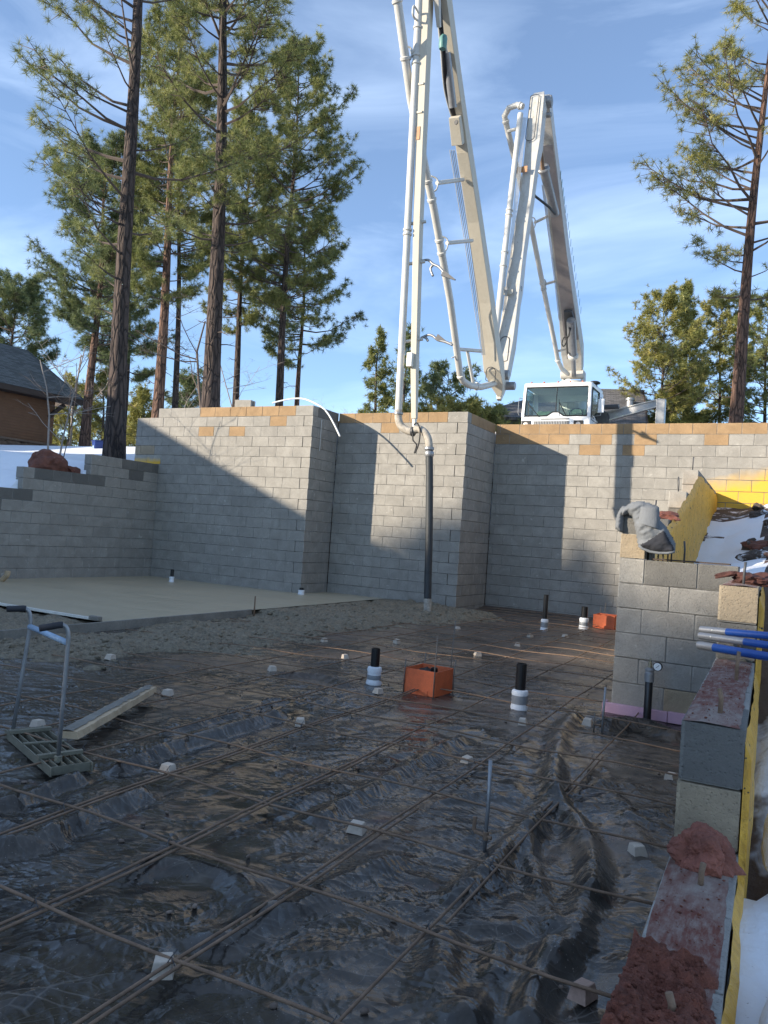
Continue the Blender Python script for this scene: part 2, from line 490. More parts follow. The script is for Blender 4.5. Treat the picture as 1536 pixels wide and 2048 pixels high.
simple('boom_grey', (0.30, 0.265, 0.25), 0.55, 0.15, 3, 0.1)  # grey that carries the shade of the boom's underside
simple('crumb_pale', (0.20, 0.15, 0.115), 0.95, 0.5, 3, 0.5)
simple('red_dirt', (0.20, 0.065, 0.038), 0.95, 0.5, 22, 0.9, 0.012)
def m_walltop():
    t = NT('wall_top_grout')
    v = t.coord('World')
    a = t.noise(t.coord('World', (1, 0.5, 1)), 5, 7, 0.65, 0.5)
    b = t.noise(v, 45, 5, 0.7)
    fine = t.noise(t.coord('World', (2.5, 0.6, 1)), 22, 5, 0.7)
    col = t.mix(b, (0.20, 0.17, 0.14), (0.44, 0.38, 0.32))
    m = t.math('MULTIPLY', t.ramp(a, [(0.30, 0.15), (0.54, 1.0)]), t.ramp(fine, [(0.3, 0.35), (0.55, 1.0)]))
    col = t.mix(m, col, (0.15, 0.045, 0.028))
    MAT['wall_top_grout'] = t.done(col, 0.9, t.bump(b, 0.6, 0.006))
m_walltop()

# ------------------------------------------------------------------ helpers: geometry
class MB:
    """collects simple shapes into ONE mesh"""
    def __init__(s):
        s.v, s.f, s.mi = [], [], []
    def add(s, vs, fs, mi=0):
        o = len(s.v)
        s.v += [tuple(map(float, q)) for q in vs]
        s.f += [tuple(i + o for i in q) for q in fs]
        s.mi += [mi] * len(fs)
        return s
    def box(s, lo, hi, mi=0):
        x0, y0, z0 = lo; x1, y1, z1 = hi
        return s.add([(x0, y0, z0), (x1, y0, z0), (x1, y1, z0), (x0, y1, z0), (x0, y0, z1), (x1, y0, z1), (x1, y1, z1), (x0, y1, z1)],
                     [(0, 3, 2, 1), (4, 5, 6, 7), (0, 1, 5, 4), (1, 2, 6, 5), (2, 3, 7, 6), (3, 0, 4, 7)], mi)
    def beam(s, A, B, wa, wb, ha, hb, side, mi=0, cap=True):
        """box beam from A to B; width along 'side', depth across it"""
        A, B, sd = Vector(A), Vector(B), Vector(side)
        d = (B - A).normalized()
        sd = (sd - d * sd.dot(d)).normalized()
        up = sd.cross(d)
        vs = []
        for P, w, h in ((A, wa, ha), (B, wb, hb)):
            for a, b in ((-1, -1), (1, -1), (1, 1), (-1, 1)):
                vs.append(P + sd * (a * w / 2) + up * (b * h / 2))
        fs = [(0, 1, 5, 4), (1, 2, 6, 5), (2, 3, 7, 6), (3, 0, 4, 7)]
        if cap: fs += [(0, 3, 2, 1), (4, 5, 6, 7)]
        return s.add(vs, fs, mi)
    def tube(s, pts, r, seg=8, cap=True, mi=0):
        P = [Vector(q) for q in pts]
        n = len(P)
        rr = r if isinstance(r, (list, tuple, np.ndarray)) else [r] * n
        vs, fs = [], []
        prev = None
        for i in range(n):
            d = (P[min(i + 1, n - 1)] - P[max(i - 1, 0)])
            d = d.normalized() if d.length > 1e-9 else Vector((0, 0, 1))
            if prev is None:
                a = Vector((0, 0, 1)) if abs(d.z) < 0.9 else Vector((1, 0, 0))
                u = d.cross(a).normalized()
            else:
                u = (prev - d * prev.dot(d)).normalized()
            prev = u
            w = d.cross(u)
            for k in range(seg):
                t = 2 * math.pi * k / seg
                vs.append(P[i] + (u * math.cos(t) + w * math.sin(t)) * rr[i])
        for i in range(n - 1):
            for k in range(seg):
                k2 = (k + 1) % seg
                fs.append((i * seg + k, i * seg + k2, (i + 1) * seg + k2, (i + 1) * seg + k))
        if cap:
            fs.append(tuple(reversed(range(seg))))
            fs.append(tuple(range((n - 1) * seg, n * seg)))
        return s.add(vs, fs, mi)
    def lathe(s, c, prof, seg=16, mi=0, axis=(0, 0, 1)):
        """prof: list of (radius, height) along axis from c"""
        ax = Vector(axis).normalized()
        a = Vector((1, 0, 0)) if abs(ax.x) < 0.9 else Vector((0, 1, 0))
        u = ax.cross(a).normalized(); w = ax.cross(u)
        c = Vector(c)
        vs, fs = [], []
        for r, h in prof:
            for k in range(seg):
                t = 2 * math.pi * k / seg
                vs.append(c + ax * h + (u * math.cos(t) + w * math.sin(t)) * r)
        for i in range(len(prof) - 1):
            for k in range(seg):
                k2 = (k + 1) % seg
                fs.append((i * seg + k, i * seg + k2, (i + 1) * seg + k2, (i + 1) * seg + k))
        fs.append(tuple(reversed(range(seg))))
        fs.append(tuple(range((len(prof) - 1) * seg, len(prof) * seg)))
        return s.add(vs, fs, mi)
    def prism(s, poly, vec, mi=0):
        """closed polygon of 3D points pushed along vec"""
        n = len(poly)
        v = Vector(vec)
        vs = [Vector(q) for q in poly] + [Vector(q) + v for q in poly]
        fs = [tuple(reversed(range(n))), tuple(range(n, 2 * n))]
        fs += [(i, (i + 1) % n, n + (i + 1) % n, n + i) for i in range(n)]
        return s.add(vs, fs, mi)
    def build(s, name, mat, parent=None, smooth=False, loc=None, bevel=0.0):
        me = bpy.data.meshes.new(name)
        me.from_pydata(s.v, [], s.f)
        mats = mat if isinstance(mat, (list, tuple)) else [mat]
        for m in mats: me.materials.append(MAT[m] if isinstance(m, str) else m)
        if len(mats) > 1: me.polygons.foreach_set('material_index', s.mi)
        me.validate()
        bm = bmesh.new(); bm.from_mesh(me)
        bmesh.ops.recalc_face_normals(bm, faces=bm.faces)
        if bevel:
            bmesh.ops.bevel(bm, geom=[e for e in bm.edges if e.calc_face_angle(0) > 0.5], offset=bevel, segments=2, profile=0.6, affect='EDGES', clamp_overlap=True)
        bm.to_mesh(me); bm.free()
        if smooth:
            me.polygons.foreach_set('use_smooth', [True] * len(me.polygons))
            if smooth == 'auto':
                me.set_sharp_from_angle(angle=R(38))
        o = bpy.data.objects.new(name, me)
        COL.objects.link(o)
        if parent is not None: o.parent = parent
        if loc is not None: o.location = loc
        return o

def np_mesh(name, V, F, mat, parent=None, smooth=False, tint=None):
    """fast mesh from numpy arrays (all faces the same size)"""
    V = np.ascontiguousarray(V, dtype=np.float32); F = np.ascontiguousarray(F, dtype=np.int32)
    me = bpy.data.meshes.new(name)
    k = F.shape[1]
    me.vertices.add(len(V)); me.vertices.foreach_set('co', V.ravel())
    me.loops.add(F.size); me.loops.foreach_set('vertex_index', F.ravel())
    me.polygons.add(len(F))
    me.polygons.foreach_set('loop_start', np.arange(0, F.size, k, dtype=np.int32))
    me.polygons.foreach_set('loop_total', np.full(len(F), k, dtype=np.int32))
    if smooth: me.polygons.foreach_set('use_smooth', np.ones(len(F), dtype=bool))
    if tint is not None:
        a = me.attributes.new('tint', 'FLOAT', 'FACE')
        a.data.foreach_set('value', np.ascontiguousarray(tint, dtype=np.float32))
    me.materials.append(MAT[mat] if isinstance(mat, str) else mat)
    me.update(calc_edges=True)
    o = bpy.data.objects.new(name, me)
    COL.objects.link(o)
    if parent is not None: o.parent = parent
    return o

def tag(o, label=None, cat=None, group=None, kind=None):
    if label: o['label'] = label
    if cat: o['category'] = cat
    if group: o['group'] = group
    if kind: o['kind'] = kind
    return o
def thing(name, label, cat, loc=(0, 0, 0), group=None, rz=0.0):
    o = bpy.data.objects.new(name, None)
    o.empty_display_size = 0.1
    COL.objects.link(o)
    o.location = loc
    o.rotation_euler = (0, 0, rz)
    return tag(o, label, cat, group)

def vnoise(x, y, seed=0):
    """smooth value noise on numpy arrays"""
    xi, yi = np.floor(x).astype(np.int64), np.floor(y).astype(np.int64)
    xf, yf = x - xi, y - yi
    def h(a, b):
        n = (a * 374761393 + b * 668265263 + seed * 1274126177) & 0x7fffffff
        n = ((n ^ (n >> 13)) * 1274126177) & 0x7fffffff
        return ((n ^ (n >> 16)) & 0xffff) / 65535.0
    u, v = xf * xf * (3 - 2 * xf), yf * yf * (3 - 2 * yf)
    return (h(xi, yi) * (1 - u) + h(xi + 1, yi) * u) * (1 - v) + (h(xi, yi + 1) * (1 - u) + h(xi + 1, yi + 1) * u) * v
def fbm(x, y, seed=0, oct=4):
    s, a = 0, 0.5
    for i in range(oct):
        s = s + a * vnoise(x * 2 ** i, y * 2 ** i, seed + i * 17)
        a *= 0.5
    return s / (1 - 0.5 ** oct)
def grid_faces(nx, ny):
    i = np.arange(nx * ny).reshape(ny, nx)
    return np.stack([i[:-1, :-1], i[:-1, 1:], i[1:, 1:], i[1:, :-1]], -1).reshape(-1, 4)
def seg_dist(X, Y, poly):
    best = np.full(X.shape, 1e9)
    for (ax, ay), (bx, by) in zip(poly[:-1], poly[1:]):
        dx, dy = bx - ax, by - ay
        t = np.clip(((X - ax) * dx + (Y - ay) * dy) / (dx * dx + dy * dy + 1e-12), 0, 1)
        best = np.minimum(best, np.hypot(X - ax - t * dx, Y - ay - t * dy))
    return best
def rock(name, mat, size, seed, sub=3, rough=0.45, parent=None, loc=(0, 0, 0), flat=True, crag=0.0):
    bm = bmesh.new()
    bmesh.ops.create_icosphere(bm, subdivisions=sub, radius=1.0)
    for v in bm.verts:
        p = v.co * 1.1 + Vector((seed * 3.1, seed * 1.7, seed * 0.9))
        d = mnoise.noise(p) * rough + mnoise.noise(p * 2.3) * rough * 0.5 + abs(mnoise.noise(p * 4.7)) * rough * 0.28
        if crag: d += crag * (abs(mnoise.noise(p * 5.5)) - 0.25) + crag * 0.55 * (abs(mnoise.noise(p * 11)) - 0.2) + crag * 0.4 * mnoise.noise(p * 23)
        v.co = v.co * (1 + d)
        v.co.x *= size[0]; v.co.y *= size[1]; v.co.z *= size[2]
        if flat and v.co.z < -size[2] * 0.55: v.co.z = -size[2] * 0.55
    zmin = min(v.co.z for v in bm.verts)
    for v in bm.verts: v.co.z -= zmin
    me = bpy.data.meshes.new(name)
    bm.to_mesh(me); bm.free()
    me.materials.append(MAT[mat])
    o = bpy.data.objects.new(name, me); COL.objects.link(o)
    if parent is not None: o.parent = parent
    o.location = loc
    return o

# ================================================================== measured layout of the foundation (metres)
CH = 0.2032                                   # block course
X0, X1, X2 = -12.278, -8.383, -5.557          # inner faces of the walls that run away from the camera
Y1, Y2, Y3 = 12.464, 13.408, 14.922           # front faces of the three back walls
ZT = 3.737                                    # top of the back walls
def s_in(y): return -0.245 - 0.0285 * y       # low stem wall on the right, inner face
def s2_in(y): return -1.31 - 0.0285 * (y - 6.62)
PY = 6.62                                     # front of the short cross wall

# ------------------------------------------------------------------ ground
def smooth01(t):
    t = np.clip(t, 0, 1); return t * t * (3 - 2 * t)
def inside(x, y):
    top = np.where(x < X1 - 0.1, Y1 + 0.1, np.where(x < X2 - 0.1, Y2 + 0.1, Y3 + 0.1))
    right = np.where(y < PY + 0.1, s_in(y) + 0.1, s2_in(y) + 0.1)
    return (x > X0 - 0.1) & (x < right) & (y < top) & (y > -4)
def ground_out(x, y):
    x = np.asarray(x, float); y = np.asarray(y, float)
    n = fbm(x * 0.25, y * 0.25, 5, 4) - 0.5
    north = 3.60 + 0.022 * np.clip(y - 15, 0, 60) + n * 0.35 * smooth01((y - 17) / 8)
    base = 1.60 + 0.41 * smooth01((y - 8.9) / 0.5) + 0.41 * smooth01((y - 10.4) / 0.5)
    left = base + np.minimum(1.0, 0.055 * np.clip(X0 - x, 0, 50)) + n * 0.25
    left = left + (north - left) * smooth01((y - 12.0 - 0.05 * np.clip(X0 - x - 0.8, 0, 30)) / 7.0)
    lump = (fbm(x * 1.6, y * 1.6, 9, 4) - 0.5)
    yj = y + 0.9 * (fbm(x * 5, y * 1.5, 61, 3) - 0.5) * (y < 6)
    right = np.interp(yj, [0.5, 2.0, 2.8, 3.3, 4.5, 6.6, 8.5, 10.8, 11.8, 12.9, 14.9], [0.10, 0.22, 0.26, -0.25, 0.45, 1.02, 1.10, 1.24, 1.47, 1.80, 2.22])
    right = right + lump * np.interp(y, [2, 6.6, 8], [0.02, 0.06, 0.16]) + 0.30 * np.clip(x + 0.95, 0, 1.6) * smooth01((y - 5) / 3)
    right = right + (north - right) * smooth01((y - 15.15) / 0.02)
    z = np.where(x < X0 + 0.05, left, np.where(x > s2_in(y) - 0.05, right, north))
    z = np.where((x > -13.05) & (x < X0 + 0.1) & (y > Y1 + 0.15), north, z)
    z = np.where(y < -2, np.minimum(z, 1.2), z)
    return z
gx = np.concatenate([[-900, -500, -300, -200, -140, -100, -75, -60, -50], np.arange(-44, -20, 1.5), np.arange(-20, -13.2, 0.35),
                     [-13.05, -13.0, -12.75, -12.6, X0 - 0.16, X0 - 0.13, X0 - 0.06, X0 - 0.02, -11.5, -10.5, -9.5, X1 - 0.16, X1 - 0.06, -7.5, -6.6, X2 - 0.16, X2 - 0.06, -4.8, -4, -3, -2.2],
                     np.arange(-1.75, 0.4, 0.06), [0.6, 0.9, 1.3, 1.8, 2.5, 3.5, 5, 7, 10, 14, 20, 28, 40, 55, 75, 100, 150, 250, 500, 900]])
gy = np.concatenate([[-900, -400, -200, -100, -60, -35, -20, -10, -4.2, -3.9, -2, -1, 0], np.arange(0.4, PY, 0.16), [PY + 0.06, PY + 0.14], np.arange(PY + 0.3, Y1, 0.14),
                     [Y1 + 0.06, Y1 + 0.14, 12.9, Y2 + 0.06, Y2 + 0.14, 13.9, 14.3, 14.7, Y3 + 0.06, Y3 + 0.14, Y3 + 0.2, 15.6, 16.2], np.arange(17, 40, 1.2),
                     [42, 46, 50, 55, 62, 70, 80, 100, 140, 200, 300, 500, 900, 1500]])
GX, GY = np.meshgrid(gx, gy)
GZ = np.where(inside(GX, GY), -0.10, ground_out(GX, GY))
ground = np_mesh('ground', np.stack([GX, GY, GZ], -1).reshape(-1, 3), grid_faces(len(gx), len(gy)), 'earth', smooth=True)
ground.data.materials.append(MAT['snow_clean']); ground.data.materials.append(MAT['clods']); ground.data.materials.append(MAT['snow'])
cx = (GX[:-1, :-1] + GX[1:, 1:]).ravel() / 2; cy = (GY[:-1, :-1] + GY[1:, 1:]).ravel() / 2
mi = np.zeros(cx.size, int)
mi[(cx < X0) & (cx > -45) & (cy > -20) & (cy < 24)] = 1
mi[(cx > -1.5) & (cx < 5) & (cy > PY) & (cy < 15.1)] = 2
sn = (fbm(cx * 1.3, cy * 1.3, 31, 3) > 0.33) & (cx < -0.36 - 0.05 * (cy - 10)) & (cx > -1.5) & (cy > PY) & (cy < 13.4)
mi[sn] = 3
mi[(cx > -0.5) & (cx < 3) & (cy > 0) & (cy < 3.0)] = 3
ground.data.polygons.foreach_set('material_index', mi.astype(np.int32))
tag(ground, kind='structure')
def ground_z(x, y): return float(ground_out(np.array([x]), np.array([y]))[0])

# ------------------------------------------------------------------ black plastic under the rebar
def build_plastic():
    xs = np.arange(-8.4, -0.16, 0.021)
    ys = [0.55]
    while ys[-1] < Y3 + 0.02: ys.append(ys[-1] + 0.0085 + 0.0062 * ys[-1])
    ys = np.array(ys)
    X, Y = np.meshgrid(xs, ys)
    Xr = np.minimum(X, np.where(Y < PY, s_in(Y) + 0.02, s2_in(Y) + 0.02))
    Z = 0.012 * (fbm(X * 0.8, Y * 0.8, 1, 3) - 0.5)
    # long crinkles that run with the sheet, bent by a slow warp
    wx, wy = fbm(X * 0.7, Y * 0.7, 41, 2) * 1.3, fbm(X * 0.7 + 9, Y * 0.7, 43, 2) * 1.3
    for ang, sc, st, amp, sd in ((8, 5.0, 4.5, 0.016, 3), (38, 6.5, 4.0, 0.011, 7), (-55, 5.5, 5.0, 0.010, 11)):
        c, s = math.cos(R(ang)), math.sin(R(ang))
        u, v = (X + wx) * c + (Y + wy) * s, -(X + wx) * s + (Y + wy) * c
        r = 1 - np.abs(2 * fbm(u * sc / st, v * sc, sd, 3) - 1)
        m = fbm(X * 0.9, Y * 0.9, sd + 50, 2)
        Z += 0.4 * amp * (r ** 3) * np.clip((m - 0.32) * 4, 0, 1)
    folds = [([(925, 1790), (1000, 1725), (1060, 1660), (1100, 1605), (1110, 1540), (1118, 1470), (1150, 1432)], 0.055, 0.05),
             ([(1110, 1605), (1160, 1680), (1180, 1730), (1170, 1810), (1125, 1930)], 0.05, 0.042),
             ([(1120, 1600), (1195, 1700), (1190, 1790)], 0.04, 0.03),
             ([(1130, 1500), (1190, 1570), (1235, 1605), (1282, 1695)], 0.05, 0.022),
             ([(0, 1702), (75, 1690), (170, 1640), (282, 1592)], 0.045, 0.05),
             ([(0, 1618), (95, 1585), (150, 1560)], 0.04, 0.045),
             ([(240, 1540), (330, 1505), (420, 1474), (560, 1432)], 0.045, 0.05),
             ([(330, 1470), (450, 1435), (560, 1404)], 0.03, 0.025),
             ([(640, 1640), (760, 1570), (850, 1520), (920, 1480)], 0.05, 0.035),
             ([(620, 1410), (680, 1392), (715, 1385)], 0.03, 0.02),
             ([(1090, 1900), (1075, 1960), (1050, 2048)], 0.05, 0.05),
             ([(890, 1880), (885, 1960), (905, 2048)], 0.06, 0.04),
             ([(1000, 1900), (980, 1980), (950, 2048)], 0.05, 0.04),
             ([(430, 1880), (560, 1830), (700, 1760), (780, 1720)], 0.06, 0.028),
             ([(250, 1740), (380, 1725), (480, 1760), (520, 1820)], 0.07, 0.030),
             ([(1060, 1690), (1075, 1780), (1110, 1850)], 0.03, 0.03),
             ([(1210, 1450), (1290, 1452), (1350, 1478)], 0.07, 0.06),
             ([(560, 1352), (640, 1355), (690, 1372)], 0.03, 0.04)]
    for poly, wdt, hgt in folds:
        q = [at_z(a, b)[:2] for a, b in poly]
        d = seg_dist(X + 0.016 * (fbm(X * 5, Y * 5, 77, 2) - 0.5), Y + 0.016 * (fbm(X * 5, Y * 5, 78, 2) - 0.5), q)
        Z += hgt * np.exp(-(d / wdt) ** 2) - 0.3 * hgt * np.exp(-((d - 2.1 * wdt) / wdt) ** 2)
    # many narrow sharp pleats, most of them pulled towards the knot of folds on the right
    rp = np.random.RandomState(12)
    for k in range(46):
        if k < 24:
            c0 = at_z(1115, 1590)[:2]; a = rp.uniform(0, 6.28); r0_ = rp.uniform(0.05, 0.5)
            p0 = c0 + r0_ * np.array([math.cos(a), math.sin(a)]); L_ = rp.uniform(0.3, 1.1)
        else:
            p0 = np.array([rp.uniform(-4.2, -0.6), rp.uniform(1.4, 6.0)]); a = R(28) + rp.normal() * 0.5 + (math.pi / 2 if rp.rand() < 0.3 else 0); L_ = rp.uniform(0.3, 0.9)
        bend = rp.normal() * 0.35
        q = [p0 + L_ * t * np.array([math.cos(a + bend * t), math.sin(a + bend * t)]) for t in np.linspace(0, 1, 6)]
        lo_, hi_ = np.min(q, 0) - 0.15, np.max(q, 0) + 0.15
        m_ = (X > lo_[0]) & (X < hi_[0]) & (Y > lo_[1]) & (Y < hi_[1])
        if not m_.any(): continue
        d = seg_dist(X[m_], Y[m_], [tuple(v) for v in q])
        Z[m_] += rp.uniform(0.008, 0.022) * np.exp(-d / rp.uniform(0.016, 0.032))
    # lapped up the base of the walls
    Z += 0.05 * smooth01((Y - (Y3 - 0.25)) / 0.25) + 0.06 * smooth01((Xr - s_in(Y) + 0.1) / 0.12) * (Y < PY)
    V = np.stack([Xr, Y, Z], -1).reshape(-1, 3)
    F = grid_faces(len(xs), len(ys))
    cen = V[F].mean(1)
    F = F[inside(cen[:, 0], cen[:, 1]) | (cen[:, 0] < -8)]
    F = F[(cen[inside(cen[:, 0], cen[:, 1]) | (cen[:, 0] < -8)][:, 0] > -8.4)]
    o = np_mesh('plastic_sheet', V, F, 'black_plastic', smooth=True)
    tag(o, 'crumpled black plastic vapour barrier sheet spread under the rebar grid', 'plastic sheet')
build_plastic()

# ------------------------------------------------------------------ concrete: finished slab and the rough pour in front of it
def crumbs(name, P, sz, mat, seed, parent=None, flat=0.65):
    rn = np.random.RandomState(seed)
    bm = bmesh.new(); bmesh.ops.create_icosphere(bm, subdivisions=1, radius=1.0)
    U = np.array([tuple(v.co) for v in bm.verts]); T = np.array([[v.index for v in f.verts] for f in bm.faces]); bm.free()
    n, k = len(P), len(U)
    jit = 1 + 0.45 * (rn.rand(n, k, 1) - 0.5)
    sc = np.stack([sz * rn.uniform(0.7, 1.5, n), sz * rn.uniform(0.7, 1.5, n), sz * flat * rn.uniform(0.7, 1.2, n)], -1)[:, None, :]
    V = (U[None] * jit * sc + P[:, None, :]).reshape(-1, 3)
    F = (T[None] + (np.arange(n) * k)[:, None, None]).reshape(-1, 3)
    return np_mesh(name, V, F, mat, parent)
def build_slab():
    m = MB()
    z = 0.10
    XE = -7.02
    m.add([(X0 + .002, 6.50, z), (XE, 6.50, z), (XE, 13.2, z), (X1 + .002, 13.2, z), (X1 + .002, Y2 - .002, z), (XE, Y2 - .002, z), (X1 + .002, Y1 - .002, z), (X0 + .002, Y1 - .002, z), (XE + 0.001, Y1 - .002, z)],
          [(0, 1, 8, 6, 7), (6, 8, 2, 3), (3, 2, 5, 4)])
    o = m.build('concrete_slab', 'wet_concrete')
    tag(o, 'smooth freshly troweled wet concrete slab below the left back wall', 'concrete slab')
    # rough pour
    xs = np.arange(-12.27, -3.8, 0.032)
    ys = np.concatenate([np.arange(2.2, 8, 0.030), np.arange(8, Y2 + 0.0, 0.042)])
    X, Y = np.meshgrid(xs, ys)
    edge = np.interp(Y, [2.2, 3.4, 4.8, 5.6, 6.3, 7.0, 7.7, 9.0, 10.6, 11.6, 12.3, 12.95, 13.3, 13.45], [-4.9, -4.75, -4.6, -4.75, -4.5, -4.75, -4.6, -4.85, -4.75, -4.5, -4.2, -4.3, -5.0, -5.6])
    edge = edge + 0.55 * (fbm(X * 1.3, Y * 1.3, 3, 4) - 0.5) + 0.15 * (fbm(X * 6, Y * 6, 8, 2) - 0.5)
    t = smooth01((edge - X) / np.interp(Y, [2, 6, 9, 11, 13], [1.6, 1.4, 1.2, 0.8, 0.6]))
    top = np.interp(X, [-12.3, -7.4, -7.0, -6.2, -4.5], [0.075, 0.08, 0.112, 0.112, 0.10])
    top = np.where(Y > 10.8, top + 0.06 * np.exp(-((X + 5.2) / 0.9) ** 2 - ((Y - 12.0) / 0.9) ** 2), top)
    top = np.where(Y < 9.35, np.interp(X, [-7.4, -7.0, -6.6, -5.9, -4.5], [0.085, 0.020, 0.045, 0.085, 0.09]), top)
    lump = fbm(X * 9, Y * 9, 21, 3) - 0.5
    lump2 = fbm(X * 2.3, Y * 2.3, 22, 3) - 0.5
    Z = top * t + (0.085 * lump + 0.10 * lump2 + 0.05 * (fbm(X * 21, Y * 21, 29, 2) - 0.5)) * np.clip(t * 3, 0, 1) + np.where(t <= 0, -0.06, -0.018)
    # bare patches left open between the heaps
    for qx, qy, r1 in ((-5.05, 5.75, 0.42), (-4.75, 5.25, 0.3), (-5.3, 4.4, 0.5), (-5.0, 3.9, 0.4)):
        d = np.hypot((X - qx) / 1.6, Y - qy) / r1 + 0.5 * lump2
        Z -= 0.12 * np.exp(-d ** 4)
    # under the finished slab
    Z = np.where((X < -7.0) & (Y > 6.47), np.minimum(Z, 0.06), Z)
    blend = smooth01((X + 7.25) / 0.7)
    Z = np.where((X < -6.5) & (Y > 9.3), np.minimum(Z, 0.094 + 0.02 * blend), Z)
    V = np.stack([X, Y, Z], -1).reshape(-1, 3)
    F = grid_faces(len(xs), len(ys))
    zz = V[:, 2][F].max(1)
    cx_ = V[F].mean(1)
    F = F[(zz > -0.03) & ~((cx_[:, 0] < -7.3) & (cx_[:, 1] > 6.6)) ]
    o = np_mesh('poured_concrete', V, F, 'rough_concrete', smooth=False)
    tag(o, 'lumpy fresh concrete heaped over the rebar below the hose', 'concrete')
    # clotted aggregate lying on it
    rn = np.random.RandomState(8)
    n = 5200
    ii = rn.randint(0, len(F), n)
    P = V[F[ii]].mean(1); P = P[(P[:, 2] > 0.0) & (P[:, 0] > -7.0)]
    sz = 0.010 + 0.028 * rn.rand(len(P)) ** 2
    o2 = crumbs('aggregate', P, sz, 'rough_concrete', 5, o)
    o2['kind'] = 'stuff'
build_slab()

fb = MB().box((-7.045, 4.2, -0.02), (-7.005, 9.2, 0.108)).build('form_board', 'form_board', bevel=0.004)
tag(fb, 'long concrete smeared form board edging the finished slab', 'form board')
t_ = thing('screed_bar', 'pale metal screed bar lying at the edge of the wet slab', 'screed', (-8.1, 6.47, 0.1))
MB().box((-1.6, -0.02, 0.004), (0.95, 0.02, 0.036)).build('bar', 'aluminium', t_, bevel=0.004)
MB().box((0.84, -0.032, 0.008), (1.0, 0.032, 0.055)).build('end_cap', 'form_board', t_, bevel=0.008)

# ------------------------------------------------------------------ block walls
_blk = {}
def block_mesh(L, H, T, mat):
    key = (round(L, 3), round(H, 3), round(T, 3), mat)
    if key not in _blk:
        o = MB().box((-L / 2, 0, -H / 2), (L / 2, T, H / 2)).build('block', mat, bevel=0.004)
        _blk[key] = o.data
        bpy.data.objects.remove(o)
    return _blk[key]
RNG = random.Random(7)
def block_wall(name, label, org, u, rows, pick, T=0.197, group='grey concrete block walls of the foundation', mortar='mortar', joint=0.010):
    """rows: list of (z_top, u_start, u_end, stagger).  Blocks run along u from org; the visible face is on the right of u."""
    u = Vector((u[0], u[1], 0)).normalized()
    back = Vector((-u.y, u.x, 0))
    ang = math.atan2(u.y, u.x)
    root = tag(thing(name, label, 'block wall', (org[0], org[1], 0), group, ang), kind='thing')
    mb = MB()
    for (zt, a, b, st) in rows:
        mb.box((a + 0.013, 0.006, zt - CH - 0.001), (b - 0.013, T - 0.006, zt - 0.008))
        k0 = math.floor((a - st) / 0.4064)
        cuts = [a] + [st + 0.4064 * k for k in range(k0 - 1, k0 + int((b - a) / 0.4064) + 4) if a + 0.07 < st + 0.4064 * k < b - 0.07] + [b]
        for c0, c1 in zip(cuts[:-1], cuts[1:]):
            L = c1 - c0 - joint
            if L < 0.03: continue
            mid = (c0 + c1) / 2
            wp = Vector((org[0], org[1], 0)) + u * mid + Vector((0, 0, zt - CH / 2))
            mt = pick(wp, zt) or 'block_grey'
            o = bpy.data.objects.new('block', block_mesh(L, CH - joint, T, mt))
            COL.objects.link(o)
            o.parent = root
            o.location = (mid, RNG.uniform(-0.0025, 0.0025), zt - CH / 2 + RNG.uniform(-0.0012, 0.0012))
            o.rotation_euler = (RNG.uniform(-0.002, 0.002), RNG.uniform(-0.002, 0.002), RNG.uniform(-0.003, 0.003))
    mb.build('mortar', mortar, root)
    return root
NC = 19
def kidx(zt): return int(round((ZT - zt) / CH))
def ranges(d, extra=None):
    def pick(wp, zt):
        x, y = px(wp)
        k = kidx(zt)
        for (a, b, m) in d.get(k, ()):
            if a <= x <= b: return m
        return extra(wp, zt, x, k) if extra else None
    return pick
TN, DP, SD = 'block_tan', 'block_damp', 'block_sand'
zrow = lambda k: ZT - k * CH

# left stepped wall (runs towards the camera)
rows = []
for k in range(6, NC):
    y_lo = 10.653 if k < 8 else (9.171 if k < 10 else 6.2)
    rows.append((zrow(k), y_lo, Y1 - 0.004, 0.2032 * (k % 2) + 0.06))
block_wall('block_wall', 'stepped grey block wall on the left with a red boulder behind it', (X0, 0), (0, 1), rows,
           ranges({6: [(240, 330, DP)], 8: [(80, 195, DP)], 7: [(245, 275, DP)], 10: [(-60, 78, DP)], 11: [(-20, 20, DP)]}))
# back wall, left length
rows = []
for k in range(NC):
    a = -12.40 if k == 0 else (-13.02 if k < 6 else X0 - 0.1)
    b = X1 if k % 2 == 0 else X1 - CH
    rows.append((zrow(k), a, b, X1 - (0 if k % 2 == 0 else CH)))
block_wall('block_wall', 'sunlit left length of the back block wall under the white hose', (0, Y1), (1, 0), rows,
           ranges({0: [(412, 594, TN)], 1: [(315, 332, SD), (540, 577, TN)], 2: [(300, 316, SD), (412, 432, TN), (458, 492, TN)], 4: [(255, 312, SD)]},
                  lambda wp, zt, x, k: 'block_sprayed_corner' if (k == 5 and x < 330) else None), mortar='mortar')
rows = []
for k in range(NC):
    a = Y1 + 0.196 if k % 2 == 0 else Y1 + 0.001
    rows.append((zrow(k), a, Y2 - 0.004, Y1 + 0.2032 * (1 + k % 2)))
block_wall('block_wall', 'narrow shaded return of the back block wall beside the white hose', (X1, 0), (0, 1), rows, ranges({0: [(640, 690, DP)]}))
